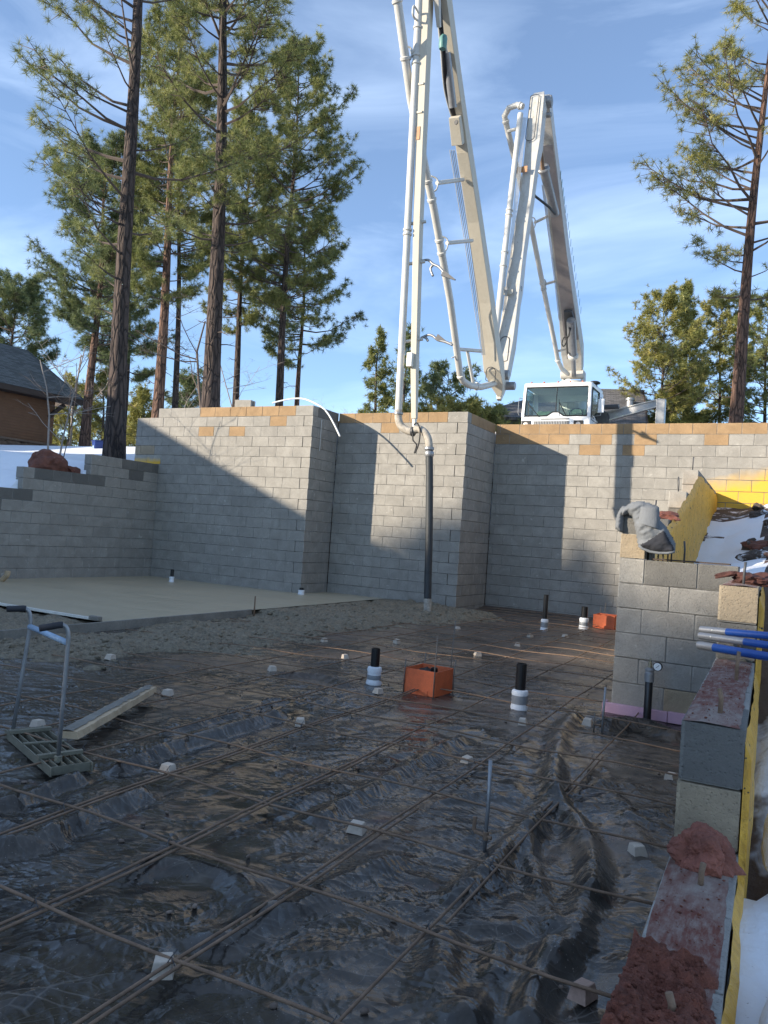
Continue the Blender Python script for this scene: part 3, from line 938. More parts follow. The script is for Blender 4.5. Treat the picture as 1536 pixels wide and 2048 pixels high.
# back wall, middle length
rows = []
for k in range(NC):
    b = X2 if k % 2 == 0 else X2 - CH
    rows.append((zrow(k), X1 + 0.004, b, X2 - (0 if k % 2 == 0 else 0.2032)))
block_wall('block_wall', 'middle length of the back block wall behind the hanging concrete hose', (0, Y2), (1, 0), rows,
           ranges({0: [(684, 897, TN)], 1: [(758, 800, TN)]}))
rows = []
for k in range(NC):
    a = Y2 + 0.196 if k % 2 == 0 else Y2 + 0.001
    rows.append((zrow(k), a, Y3 - 0.004, Y2 + 0.2032 * (1 + k % 2)))
block_wall('block_wall', 'wider return of the back block wall right of the hanging hose', (X2, 0), (0, 1), rows, ranges({0: [(948, 995, TN)]}))
# back wall, right length, first the part inside the basement, then the part beyond the yellow coated wall
def right_extra(wp, zt, x, k):
    return 'block_sprayed' if (wp.x > -1.75 and k >= 3) else None
rows = [(zrow(k), X2 + 0.004, 0.95 + 0.2032 * (k % 2), X2 + 0.1 + 0.2032 * (k % 2)) for k in range(NC)]
block_wall('block_wall', 'right length of the back block wall below the concrete pump truck', (0, Y3), (1, 0), rows,
           ranges({0: [(980, 1560, TN)], 1: [(1000, 1130, TN), (1175, 1218, TN), (1266, 1306, TN), (1412, 1462, TN)], 2: [(1150, 1196, TN), (1240, 1285, TN)]}, right_extra), mortar='mortar')

# short cross wall and the stepped wall behind it
def PZ(n): return 0.06 + CH * n
rows = [(PZ(n), s2_in(PY), s_in(PY) + 0.03, -1.31 + 0.2032 + 0.2032 * (n % 2)) for n in range(0, 7)]
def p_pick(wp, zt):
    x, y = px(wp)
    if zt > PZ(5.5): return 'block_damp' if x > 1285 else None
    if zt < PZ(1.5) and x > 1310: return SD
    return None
block_wall('block_wall', 'short grey block cross wall with the pressure gauge pipe in front', (0, PY), (1, 0), rows, p_pick, joint=0.009)
corner = thing('block_column', 'two stacked block ends on the cross wall under the grey hoodie', 'block column', (-1.21, PY, PZ(6)))
for i, (mt, w) in enumerate((('block_sand', 0.195), ('block_damp', 0.135))):
    o = MB().box((-w / 2 - (0.195 - w) / 2, 0.0, 0.004 + i * CH), (w / 2 - (0.195 - w) / 2, 0.19, (i + 1) * CH - 0.004)).build('block', mt, corner, bevel=0.004)
MB().box((-0.088, 0.006, 0.0), (0.025, 0.184, 2 * CH - 0.01)).build('mortar', 'mortar', corner)
ru = Vector((-0.0285, 1, 0)).normalized()
def stepped(name, label, y0, steps, y_end, base, xin, group, pick, end_pick=None):
    """wall running away from the camera; its near block ends and its tops show"""
    rows = []
    top = max(z for _, z in steps)
    n = int(round((top - base) / CH))
    for i in range(n + 1):
        zt = top - i * CH
        ys = [y for y, z in steps if z >= zt - 0.02]
        if not ys: continue
        a = -y_end; b = -min(ys)
        rows.append((zt, a, b, -min(ys) + 0.2032 * (i % 2)))
    o = block_wall(name, label, (xin(0), 0), (0.0285, -1), rows, pick, group=group)
    return o
stepped('block_wall', 'stepped block wall with yellow coated outer side climbing to the back wall', PY, [(PY + 0.2, PZ(6)), (8.1, PZ(8)), (9.75, PZ(10)), (11.15, PZ(12))], Y3 - 0.01, -0.15,
        lambda y: -1.31 + 0.0285 * PY, 'grey concrete block walls of the foundation', lambda wp, zt: 'block_damp' if RNG.random() < 0.5 else None)
def s_pick(wp, zt):
    if abs(wp.y - 2.83) < 0.45:
        if zt > 0.70: return 'block_damp'
        if zt > 0.5: return 'block_sand'
    if wp.y > 4.4 and wp.y < 5.2:
        if zt > 1.1: return 'block_sand'
        if zt > 0.9: return 'block_damp'
    return 'block_grey'
low = stepped('block_wall', 'low stem wall on the right with red dirt and rebar on top', 0.3, [(0.3, 0.375), (2.83, 0.375 + 2 * CH), (4.7, 0.375 + 4 * CH)], PY + 0.0, -0.1,
              s_in, 'grey concrete block walls of the foundation', s_pick)
# smeared grout over the cores on top of the stem wall
def grout(y0, y1, z, nm, parent):
    m = MB()
    n = int((y1 - y0) / 0.05)
    rg = random.Random(int(y0 * 100))
    vs = []
    for i in range(n + 1):
        y = y0 + (y1 - y0) * i / n
        a, b = s_in(y) + 0.003 + rg.uniform(0, 0.006), s_in(y) + 0.186 - rg.uniform(0, 0.008)
        for t in (0, 0.33, 0.66, 1):
            vs.append((a + (b - a) * t, y, z + (0.004 + rg.uniform(0, 0.007) if 0 < t < 1 else 0.002)))
    fs = [(i * 4 + j, i * 4 + j + 1, (i + 1) * 4 + j + 1, (i + 1) * 4 + j) for i in range(n) for j in range(3)]
    o = m.add(vs, fs).build(nm, 'wall_top_grout')
    o.parent = parent
    o.matrix_parent_inverse = (Matrix.Translation(parent.location) @ parent.rotation_euler.to_matrix().to_4x4()).inverted()
    return o
grout(0.32, 2.815, 0.3685, 'grout', low)
grout(2.834, 4.69, 0.7755, 'grout', low)
grout(4.704, PY - 0.01, 1.182, 'grout', low)
# yellow coating on the outer faces
def coating(nm, y0, y1, xo, ztop, zbot, thick, seed, parent, label):
    ys = np.arange(y0, y1, 0.04); zs = np.linspace(0, 1, 22)
    Yg, Tg = np.meshgrid(ys, zs)
    zt = np.array([ztop(y) for y in ys])[None, :] - 0.02 - 0.05 * fbm(Yg * 3, Yg * 0 + seed, seed, 3)
    Z = zbot + (zt - zbot) * Tg
    Xg = np.array([xo(y) for y in ys])[None, :] + thick * (0.35 + 0.9 * fbm(Yg * 4, Z * 3, seed + 2, 4)) + 0.004
    Xg = np.where(Tg > 0.97, Xg - thick * 0.6, Xg)
    V = np.stack([Xg, Yg, Z], -1).reshape(-1, 3)
    o = np_mesh(nm, V, grid_faces(len(ys), len(zs)), 'yellow_coating', smooth=True)
    tag(o, label, 'waterproof coating')
    return o
coating('waterproof_coating', 0.3, PY + 0.1, lambda y: s_in(y) + 0.19, lambda y: 0.375 if y < 2.83 else (0.782 if y < 4.7 else 1.188), -0.3, 0.035, 5, None,
        'yellow spattered waterproof coating on the outer side of the low stem wall')
coating('waterproof_coating', PY + 0.22, Y3 - 0.01, lambda y: s2_in(y) + 0.19, lambda y: float(np.interp(y, [6.8, 8.1, 9.75, 11.15, 11.6], [PZ(6), PZ(8) - 0.02, PZ(10) - 0.03, PZ(12) - 0.04, PZ(12)])), 0.6, 0.05, 9, None,
        'yellow waterproof coating on the stepped wall beside the snow')

# ================================================================== rebar grid
def bar(pts, r, name, label, group, mat='rebar_rust', seg=6):
    m = MB().tube(pts, r, seg)
    o = m.build(name, mat, smooth=True)
    return tag(o, label, 'rebar', group)
rg = random.Random(3)
ORD = 'first second third fourth fifth sixth seventh eighth ninth tenth eleventh twelfth thirteenth fourteenth fifteenth sixteenth seventeenth eighteenth nineteenth twentieth twenty-first twenty-second twenty-third'.split()
YB = [1.17, 1.77, 2.39, 3.03, 3.64, 4.27, 4.86] + [4.86 + 0.61 * i for i in range(1, 17)]
XB = [-0.435, -1.005, -1.55, -2.14, -2.75, -3.36, -3.97, -4.58, -5.19, -5.80, -6.41]
for i, y in enumerate(YB):
    if y > Y3 - 0.1: continue
    xr = (s_in(y) - 0.02) if y < PY else (s2_in(y) - 0.03)
    xl = -6.9
    dz = rg.uniform(-0.006, 0.006); tilt = rg.uniform(-0.012, 0.012)
    pts = []
    n = 26
    for k in range(n + 1):
        x = xl + (xr - xl) * k / n
        zz = 0.058 + dz + 0.008 * math.sin(x * 5.1 + i) - 0.03 * max(0, min(1, (-4.6 - x) / 1.2)) * (1 if y < 9 else 1.6)
        pts.append((x, y + tilt * (x + 3) + 0.022 * math.sin(x * 0.9 + i * 2.1), zz))
    bar(pts, 0.0056, 'rebar', 'rusty crosswise rebar, %s from the bottom of the picture' % ORD[i], 'crosswise bars of the rebar grid')
for i, x in enumerate(XB):
    reps = [0.0] + ([0.032] if i in (1, 2, 3, 4) else [])
    for j, off in enumerate(reps):
        y0, y1 = 0.7, 14.75
        if j: y0, y1 = {1: (2.5, 5.0), 2: (0.9, 3.4), 3: (1.2, 4.6), 4: (2.0, 6.5)}[i]
        if x > -1.3: y1 = min(y1, PY - 0.05)
        tilt = rg.uniform(-0.006, 0.004)
        n = 40
        pts = []
        for k in range(n + 1):
            y = y0 + (y1 - y0) * k / n
            sink = max(0, min(1, (-4.5 - x) / 0.6)) * 0.05
            pts.append((x + off + (-0.017 * (y - 2) if x > -3 and i else tilt * (y - 2)) + 0.010 * math.sin(y * 1.1 + i * 1.7) if i else s_in(y) - 0.075 + 0.01 * math.sin(y * 2),
                        y, 0.043 + 0.006 * math.sin(y * 3.7 + i) - sink * (0.4 if y > 8 else 1)))
        bar(pts, 0.0056, 'rebar', ('rusty lengthwise rebar, %s from the low stem wall' % ORD[i]) if not j else 'short doubled rebar beside the %s lengthwise bar' % ORD[i], 'lengthwise bars of the rebar grid')
# tie wires at the crossings nearest the camera
wires = [(x - 0.017 * (y - 2) + (0.0), y) for x in XB[1:6] for y in YB[1:8]]
for (x, y) in wires:
    m = MB()
    a = rg.uniform(0, 3.1)
    m.tube([(x - 0.014 * math.cos(a), y - 0.014 * math.sin(a), 0.045), (x, y, 0.072), (x + 0.014 * math.cos(a), y + 0.014 * math.sin(a), 0.045)], 0.0022, 4)
    m.tube([(x, y, 0.070), (x + 0.012, y + 0.01, 0.092)], 0.0016, 4)
    tag(m.build('tie_wire', 'dark_metal'), 'small twisted tie wire where two bars of the grid cross', 'tie wire', 'tie wires of the rebar grid')

# ------------------------------------------------------------------ concrete spacer cubes
dob = [(-4.164, 4.502), (-2.924, 4.461), (-2.867, 3.145), (-1.679, 3.08), (-1.585, 1.783), (-1.683, 4.395), (-1.741, 5.64), (-0.563, 3.626), (-0.60, 4.907), (-0.502, 2.388),
       (-3.047, 5.797), (-4.155, 7.106), (-4.239, 5.932), (-4.944, 7.932), (-4.337, 8.651), (-3.24, 8.584), (-2.977, 11.452), (-3.175, 9.85), (-5.573, 5.232), (-4.082, 3.296), (-3.36, 10.976), (-4.403, 10.765), (-1.35, 6.0)]
dlabel = {1: 'pale spacer cube on the plastic right of the wooden board', 2: 'grey spacer cube under the rebar right of the metal tamper', 3: 'pale spacer cube on the plastic left of the bent rebar stake',
          4: 'large pale spacer cube under the rebar at bottom left', 7: 'tan spacer cube standing near the red rock', 9: 'muddy spacer cube at the bottom beside the low stem wall', 8: 'tan spacer cube touching the low stem wall',
          5: 'pale spacer cube beside the rebar behind the bent stake', 6: 'tan spacer cube in front of the taped pipe stub near the cross wall', 10: 'tan spacer cube in front of the taped pipe stub left of the orange box',
          0: 'pale spacer cube at the far end of the wooden board', 19: 'pale spacer cube behind the metal tamper'}
for i, (x, y) in enumerate(dob):
    a, b, h = rg.uniform(0.036, 0.044), rg.uniform(0.030, 0.038), rg.uniform(0.042, 0.05)
    m = MB()
    m.add([(-a, -b, 0), (a, -b, 0), (a, b, 0), (-a, b, 0), (-a * .72, -b * .72, h), (a * .72, -b * .72, h), (a * .72, b * .72, h), (-a * .72, b * .72, h)],
          [(0, 3, 2, 1), (4, 5, 6, 7), (0, 1, 5, 4), (1, 2, 6, 5), (2, 3, 7, 6), (3, 0, 4, 7)])
    o = m.build('spacer_cube', 'dobie_dirty' if i in (9,) else 'dobie', bevel=0.003)
    o.location = (x, y, 0.004)
    o.rotation_euler = (rg.uniform(-.12, .12), rg.uniform(-.12, .12), rg.uniform(0, 3))
    tag(o, dlabel.get(i, 'small pale concrete spacer cube far back on the plastic'), 'spacer cube', 'concrete spacer cubes under the rebar')

# ------------------------------------------------------------------ pipe stubs
def stub(loc, h, hc, rp, rc, label, tape=True, flare=0.0):
    t = thing('pipe_stub', label, 'pipe stub', loc, 'black drain pipe stubs')
    MB().lathe((0, 0, 0), [(rp, 0.0), (rp, h), (rp * 0.86, h), (rp * 0.86, h - 0.06)], 20).build('pipe', 'black_pipe', t, smooth='auto')
    prof = [(rc * 1.06, 0), (rc * (1.10 + flare), hc * 0.12), (rc * 1.0, hc * 0.30), (rc * 0.97, hc * 0.55), (rc, hc * 0.70), (rc * 1.06, hc * 0.82), (rc * 0.98, hc * 0.96), (rp * 1.04, hc)]
    MB().lathe((0, 0, 0), prof, 20).build('foam_collar', 'foam_white', t, smooth='auto')
    if tape:
        MB().lathe((0, 0, 0), [(rc * 1.02, hc * 0.32), (rc * 1.025, hc * 0.34), (rc * 1.015, hc * tape - 0.004), (rc * 1.0, hc * tape)], 20).build('tape', 'duct_tape', t, smooth='auto')
    return t
stub((-3.261, 6.108, 0), 0.325, 0.165, 0.040, 0.062, 'black pipe stub in white foam with a tape band, left of the orange box', 0.56, 0.06)
stub((-1.927, 6.121, 0), 0.375, 0.165, 0.042, 0.064, 'black pipe stub wrapped in silver tape near the middle of the floor', 0.92)
stub((-3.466, 12.036, 0), 0.57, 0.19, 0.036, 0.056, 'tall thin black pipe stub close to the back wall', 0.9)
stub((-3.094, 13.052, 0), 0.37, 0.19, 0.052, 0.074, 'short capped black pipe stub beside the far orange box', 0.62)
stub((-8.241, 12.538 - 0.25, 0.1), 0.125, 0.085, 0.044, 0.058, 'small black and white stub rising from the slab by the wall corner', 0)
stub((-10.989, 11.746, 0.1), 0.25, 0.11, 0.035, 0.048, 'thin dark pipe stub in the wet slab near the left corner', 0)

# ------------------------------------------------------------------ orange form boxes
def form_box(loc, rz, w, d, h, label, rods, fill=True):
    t = thing('form_box', label, 'form box', loc, 'orange form boxes', rz)
    th = 0.007
    for nm, lo, hi in (('front_panel', (0, 0, 0.004), (w, th, h)), ('back_panel', (0, d - th, 0.004), (w, d, h)), ('side_panel', (0, th + .001, 0.004), (th, d - th - .001, h - 0.003)), ('side_panel', (w - th, th + .001, 0.004), (w, d - th - .001, h - 0.003))):
        MB().box(lo, hi).build(nm, 'orange_box', t, bevel=0.002)
    for sx in (0.3, 0.62):
        MB().box((w * sx, -0.004, 0.0), (w * sx + 0.05, -0.0005, 0.05)).build('tab', 'orange_box', t, bevel=0.001)
    if fill:
        m = MB(); n = 12
        vs = [(th + 0.002 + (w - 2 * th - .004) * i / n, th + 0.002 + (d - 2 * th - .004) * j / n, h - 0.05 + rg.uniform(-0.012, 0.012) + 0.02 * math.sin(i * .7)) for j in range(n + 1) for i in range(n + 1)]
        fs = [(j * (n + 1) + i, j * (n + 1) + i + 1, (j + 1) * (n + 1) + i + 1, (j + 1) * (n + 1) + i) for j in range(n) for i in range(n)]
        m.add(vs, fs).build('gravel_fill', 'gravel_dark', t)
        MB().lathe((w * 0.6, d * 0.62, h - 0.05), [(0.03, 0), (0.03, 0.05), (0.024, 0.05), (0.024, 0.02)], 14).build('drain_pipe', 'black_pipe', t, smooth='auto')
    for (a, b, hh) in rods:
        MB().tube([(a, b, 0), (a, b, hh * 0.5), (a + 0.006, b, hh)], 0.005, 6).build('corner_rod', 'rebar_grey', t, smooth=True)
    return t
form_box((-2.93, 6.02, 0), R(-3), 0.31, 0.33, 0.215, 'open orange form box with corner rods in the middle of the floor',
         [(0.012, -0.008, 0.29), (0.30, -0.009, 0.215 + 0.30), (0.02, 0.335, 0.31), (0.32, 0.325, 0.29)])
form_box((-3.03, 13.42, 0), R(-2), 0.36, 0.36, 0.235, 'orange form box against the right back wall beside the cross wall',
         [(0.10, 0.365, 0.42), (0.30, 0.365, 0.42), (0.02, 0.365, 0.33)], False)
long_rod = MB().tube([(-2.66, 6.40, 0.0), (-2.655, 6.40, 0.3), (-2.64, 6.395, 0.62)], 0.0045, 6).build('steel_rod', 'rebar_grey', smooth=True)
tag(long_rod, 'tall thin steel rod standing behind the middle orange box', 'steel rod')

# ------------------------------------------------------------------ stakes
st = thing('form_stake', 'grey steel stake with a rusty bent bracket standing on the plastic', 'stake', (-1.14, 3.259, 0))
MB().tube([(0, 0, -0.02), (0.004, 0, 0.2), (0.0, 0.004, 0.385)], 0.0085, 10).build('rod', 'galvanised', st, smooth=True)
MB().tube([(-0.055, 0.005, 0.13), (-0.055, 0.003, 0.075), (-0.048, 0, 0.068), (0.03, -0.004, 0.058)], 0.0085, 6).build('bracket', 'rebar_rust', st, smooth='auto')
MB().lathe((0.002, 0, 0.044), [(0.013, 0), (0.013, 0.034), (0.010, 0.036)], 10).build('clamp', 'rebar_rust', st, smooth='auto')
st = thing('form_stake', 'thin grey stake standing in front of the cross wall', 'stake', (-1.208, 5.855, 0))
MB().tube([(0, 0, -0.02), (0.002, 0, 0.15), (0.006, 0.003, 0.33)], 0.0085, 8).build('rod', 'galvanised', st, smooth=True)
MB().tube([(-0.06, 0.0, 0.0), (-0.06, 0, 0.13)], 0.006, 6).build('pin', 'rebar_grey', st, smooth=True)
MB().tube([(-0.062, 0.0, 0.05), (0.01, 0, 0.05)], 0.007, 6).build('bracket', 'rebar_rust', st, smooth=True)
tag(MB().tube([(-6.96, 9.19, 0.0), (-6.96, 9.19, 0.31)], 0.011, 8).build('form_stake', 'rebar_rust', smooth=True), 'short rusty stake at the end of the slab form board', 'stake')

# ------------------------------------------------------------------ tamper (two upright handles on a grate)
A = Vector((-3.985, 3.005, 0)); B = Vector((-3.245, 2.715, 0))
ux = (B - A).normalized(); uy = Vector((-ux.y, ux.x, 0))
tp = thing('tamper', 'steel concrete tamper with two upright tube handles standing on its grate', 'tamper', (A.x, A.y, 0.006))
Lg, Wg = (B - A).length, 0.205
def tl(a, b, z): return ux * a + uy * b + Vector((0, 0, z))
m = MB()
for b in (0, Wg): m.beam(tl(-0.02, b, 0.03), tl(Lg + 0.02, b, 0.03), 0.006, 0.006, 0.045, 0.045, uy)
for a in (0, Lg): m.beam(tl(a, 0.004, 0.03), tl(a, Wg - 0.004, 0.03), 0.006, 0.006, 0.043, 0.043, ux)
m.build('frame', 'tool_metal', tp)
for i in range(1, 5):
    b = Wg * i / 5
    MB().beam(tl(0.004, b, 0.032), tl(Lg - 0.004, b, 0.032), 0.004, 0.004, 0.034, 0.034, uy).build('slat', 'tool_metal', tp)
m = MB()
for i in range(1, 44):
    a = Lg * i / 44
    m.beam(tl(a, 0.004, 0.012), tl(a + 0.004, Wg - 0.004, 0.012), 0.0022, 0.0022, 0.008, 0.008, ux)
for j in range(1, 14):
    b = Wg * j / 14
    m.beam(tl(0.004, b, 0.017), tl(Lg - .004, b, 0.017), 0.0022, 0.0022, 0.006, 0.006, uy)
m.build('mesh_grate', 'tool_metal', tp)
for a in (0.10, Lg - 0.17): MB().beam(tl(a, -0.012, 0.062), tl(a, Wg + 0.012, 0.062), 0.03, 0.03, 0.018, 0.018, ux).build('cross_bar', 'tool_metal', tp)
MB().beam(tl(Lg * 0.42, 0, 0.056), tl(Lg * 0.47, Wg, 0.056), 0.022, 0.022, 0.006, 0.006, ux).build('cross_bar', 'tool_metal', tp)
def handle(foot, top, bend, grip):
    P = [Vector(q) - Vector((A.x, A.y, 0.006)) for q in (foot, top, bend, grip)]
    up = []
    for k in range(7):
        t = k / 6
        up.append(P[1].lerp(P[2], t) * (1 - t) + P[2].lerp(P[2] + (P[3] - P[2]) * 0.35, t) * t)
    o = MB().tube([P[0], P[0].lerp(P[1], 0.5)] + up, 0.0112, 12).build('handle', 'galvanised', tp, smooth=True)
    MB().tube([up[-2], up[-1], P[3]], 0.0175, 12).build('grip', 'grip_black', o, smooth=True)
    MB().lathe(tuple(P[0]), [(0.02, -0.01), (0.02, 0.02), (0.014, 0.025)], 10).build('socket', 'tool_metal', o)
def on(foot, x, y):
    f = np.array(foot[:2]); d = ray(x, y); t = (d[:2] @ f) / (d[:2] @ d[:2]); return CAM + d * t
f1, f2 = at_z(25, 1466, 0.055), at_z(116, 1520, 0.055)
handle(f1, on(f1, 61, 1250), on(f1, 64, 1216), on(f1, 13, 1218))
handle(f2, on(f2, 136, 1288), on(f2, 141, 1246), on(f2, 78, 1257))
c1_, c2_ = on(f1, 60, 1253), on(f2, 134, 1285)
MB().tube([Vector(c1_) - Vector((A.x, A.y, 0.006)), Vector(c2_) - Vector((A.x, A.y, 0.006))], 0.0155, 12).build('brace', 'blue_faded', tp, smooth=True)

# ------------------------------------------------------------------ wooden board
def build_board():
    a, b = Vector((-3.585, 3.10, 0)), Vector((-4.165, 4.30, 0))
    d = (b - a); L = d.length
    o = thing('wooden_board', 'splintered pale wooden board with concrete on its upper side lying on the plastic', 'board', (a.x, a.y, 0.062), None, math.atan2(d.y, d.x))
    n = 46
    r2 = random.Random(5)
    vs = []
    for i in range(n + 1):
        x = L * i / n
        w0 = -0.062 + r2.uniform(-0.002, 0.002); w1 = 0.055 - 0.03 * (i / n) * r2.uniform(0.4, 1.2)
        dl = r2.uniform(0, 0.012)
        vs += [(x, w0, 0.0), (x, w1, 0.0), (x, w1, 0.042 - dl * .4), (x, w0 + dl, 0.040)]
    fs = []
    for i in range(n):
        for j in range(4):
            fs.append((i * 4 + j, i * 4 + (j + 1) % 4, (i + 1) * 4 + (j + 1) % 4, (i + 1) * 4 + j))
    fs += [(0, 3, 2, 1), (n * 4, n * 4 + 1, n * 4 + 2, n * 4 + 3)]
    MB().add(vs, fs).build('plank', 'lumber', o)
    vs = []
    for i in range(n + 1):
        x = L * i / n
        lo = -0.030 + r2.uniform(-0.014, 0.014); w1 = 0.050 - 0.03 * (i / n)
        for t in (0, 0.5, 1): vs.append((x, lo + (w1 - lo) * t, 0.0425 + (0.005 + r2.uniform(0, 0.004) if t == 0.5 else 0.002)))
    fs = [(i * 3 + j, i * 3 + j + 1, (i + 1) * 3 + j + 1, (i + 1) * 3 + j) for i in range(n) for j in range(2)]
    MB().add(vs, fs).build('concrete_smear', 'form_board', o)
build_board()

# ------------------------------------------------------------------ test pipe with gauge, pink foam strip
gz = thing('gauge_pipe', 'black test pipe with a metal cap and white dial gauge before the cross wall', 'gauge pipe', (-0.99, 6.44, 0))
MB().lathe((0, 0, 0), [(0.030, -0.01), (0.030, 0.335), (0.027, 0.34)], 18).build('pipe', 'black_pipe', gz, smooth='auto')
MB().lathe((0, 0, 0.325), [(0.037, 0), (0.037, 0.07), (0.033, 0.075), (0.033, 0.085), (0.036, 0.088), (0.036, 0.098), (0.022, 0.108), (0.014, 0.112)], 18).build('cap', 'galvanised', gz, smooth='auto')
MB().lathe((0, 0, 0.435), [(0.016, 0), (0.016, 0.045), (0.006, 0.05), (0.006, 0.075)], 10).build('fitting', 'brass', gz, smooth='auto')
gd = MB().lathe((0.058, -0.012, 0.452), [(0.034, 0.022), (0.036, 0.0), (0.034, -0.004), (0.030, -0.004)], 22, axis=(0.05, 1, 0)).build('gauge', 'black_rubber', gz, smooth='auto')
MB().lathe((0.058, -0.012, 0.452), [(0.0295, -0.003), (0.0295, -0.0055)], 22, axis=(0.05, 1, 0)).build('dial', 'dial_white', gd)
MB().beam((0.045, -0.0185, 0.44), (0.07, -0.0185, 0.464), 0.003, 0.003, 0.001, 0.001, (0.7, 0, -0.7)).build('needle', 'black_rubber', gd)
MB().tube([(0.012, 0, 0.452), (0.03, -0.005, 0.452)], 0.008, 8).build('elbow', 'brass', gz, smooth=True)
pf = thing('foam_strip', 'pink foam board strip along the foot of the cross wall', 'foam strip', (0, 0, 0))
m = MB()
for k, (xa, xb) in enumerate(((-1.345, -0.86), (-0.855, s_in(PY) + 0.02))):
    MB().box((xa, PY - 0.045 - 0.006 * k, 0.004), (xb, PY - 0.004, 0.085 + 0.004 * k)).build('foam_board', 'pink_foam', pf, bevel=0.004)
MB().box((-1.37, PY - 0.040, 0.004), (-1.348, PY + 0.1, 0.083)).build('foam_board', 'pink_foam', pf, bevel=0.003)

# ------------------------------------------------------------------ things on the stem wall
for i, (x, y, z, h, lab) in enumerate(((-0.222, 3.05, 0.783, 0.085, 'short rusty rebar dowel at the near end of the raised stem wall'), (-0.226, 3.924, 0.783, 0.13, 'rusty rebar dowel in the middle of the raised stem wall'),
                                  (-0.262, 4.62, 0.783, 0.17, 'dark rebar dowel beside the blue poles'), (-0.209, 2.501, 0.375, 0.065, 'rusty rebar dowel in front of the red rock'),
                                  (-0.187, 1.74, 0.375, 0.06, 'rusty rebar dowel standing in red dirt at the bottom'), (-0.28, 5.05, 1.19, 0.13, 'thin rebar dowel in front of the dark red rock'),
                                  (-0.82, 6.73, 1.28, 0.17, 'dark rebar dowel on the cross wall right of the hoodie'), (-1.30, 8.2, 1.69, 0.18, 'thin dowel on the stepped wall beside the small red stone'),
                                  (-1.31, 9.85, 2.09, 0.18, 'thin dowel on the middle step of the yellow coated wall'), (-1.33, 11.25, 2.50, 0.18, 'thin dowel on the top step of the yellow coated wall'))):
    tag(MB().tube([(x, y, z - 0.05), (x + 0.002, y, z + h * 0.6), (x + 0.006 * (1 if i % 2 else -1), y, z + h)], 0.0085 if z < 1 else 0.0075, 8).build('rebar_dowel', 'rebar_rust' if z < 1 else 'dark_metal', smooth=True), lab, 'rebar dowel', 'dowels standing in the wall tops')
for i, (x, lab) in enumerate(((-1.02, 0), (-0.985, 0), (-0.95, 0), (-0.925, 0))):
    tag(MB().tube([(x, 6.72 + 0.02 * i, 1.25), (x, 6.72 + 0.02 * i, 1.48)], 0.007, 6).build('rebar_dowel', 'dark_metal', smooth=True), 'dark dowel in the cluster under the hanging hoodie', 'rebar dowel', 'dowel cluster under the hoodie')
tag(MB().tube([(-1.075, 6.70, 1.27), (-1.075, 6.70, 1.47)], 0.032, 14).build('pipe_stub', 'black_pipe', smooth='auto'), 'dark pipe stub on the cross wall under the hoodie', 'pipe stub')
tag(MB().beam((-1.05, 6.70, 1.287), (-0.47, 6.69, 1.287), 0.09, 0.09, 0.012, 0.012, (0, 1, 0)).build('dark_plank', 'trim_dark'), 'thin dark plank lying along the top of the cross wall', 'plank')
m = rock('red_rock', 'red_rock', (0.090, 0.074, 0.080), 2.3, 5, 0.5, None, (-0.222, 2.66, 0.368), True, 0.09)
tag(m, 'large wet red rock sitting on the low stem wall', 'rock')
m = rock('dark_rock', 'maroon_rock', (0.12, 0.09, 0.05), 5.1, 4, 0.5, None, (-0.235, 5.2, 1.18), True, 0.12)
tag(m, 'dark red rock on the highest stem wall block at the right edge', 'rock')
m = rock('dark_rock', 'maroon_rock', (0.06, 0.03, 0.02), 8.3, 3, 0.5, None, (-0.385, 5.15, 1.22)); m.rotation_euler = (0, R(-14), 0.2)
tag(m, 'long narrow piece of dark red stone jutting left from the stem wall', 'rock')
m = rock('red_stone', 'red_rock', (0.12, 0.10, 0.055), 4.4, 3, 0.5, None, (-1.22, 8.5, PZ(8)))
tag(m, 'small orange red stone on the stepped wall behind the hoodie', 'rock')
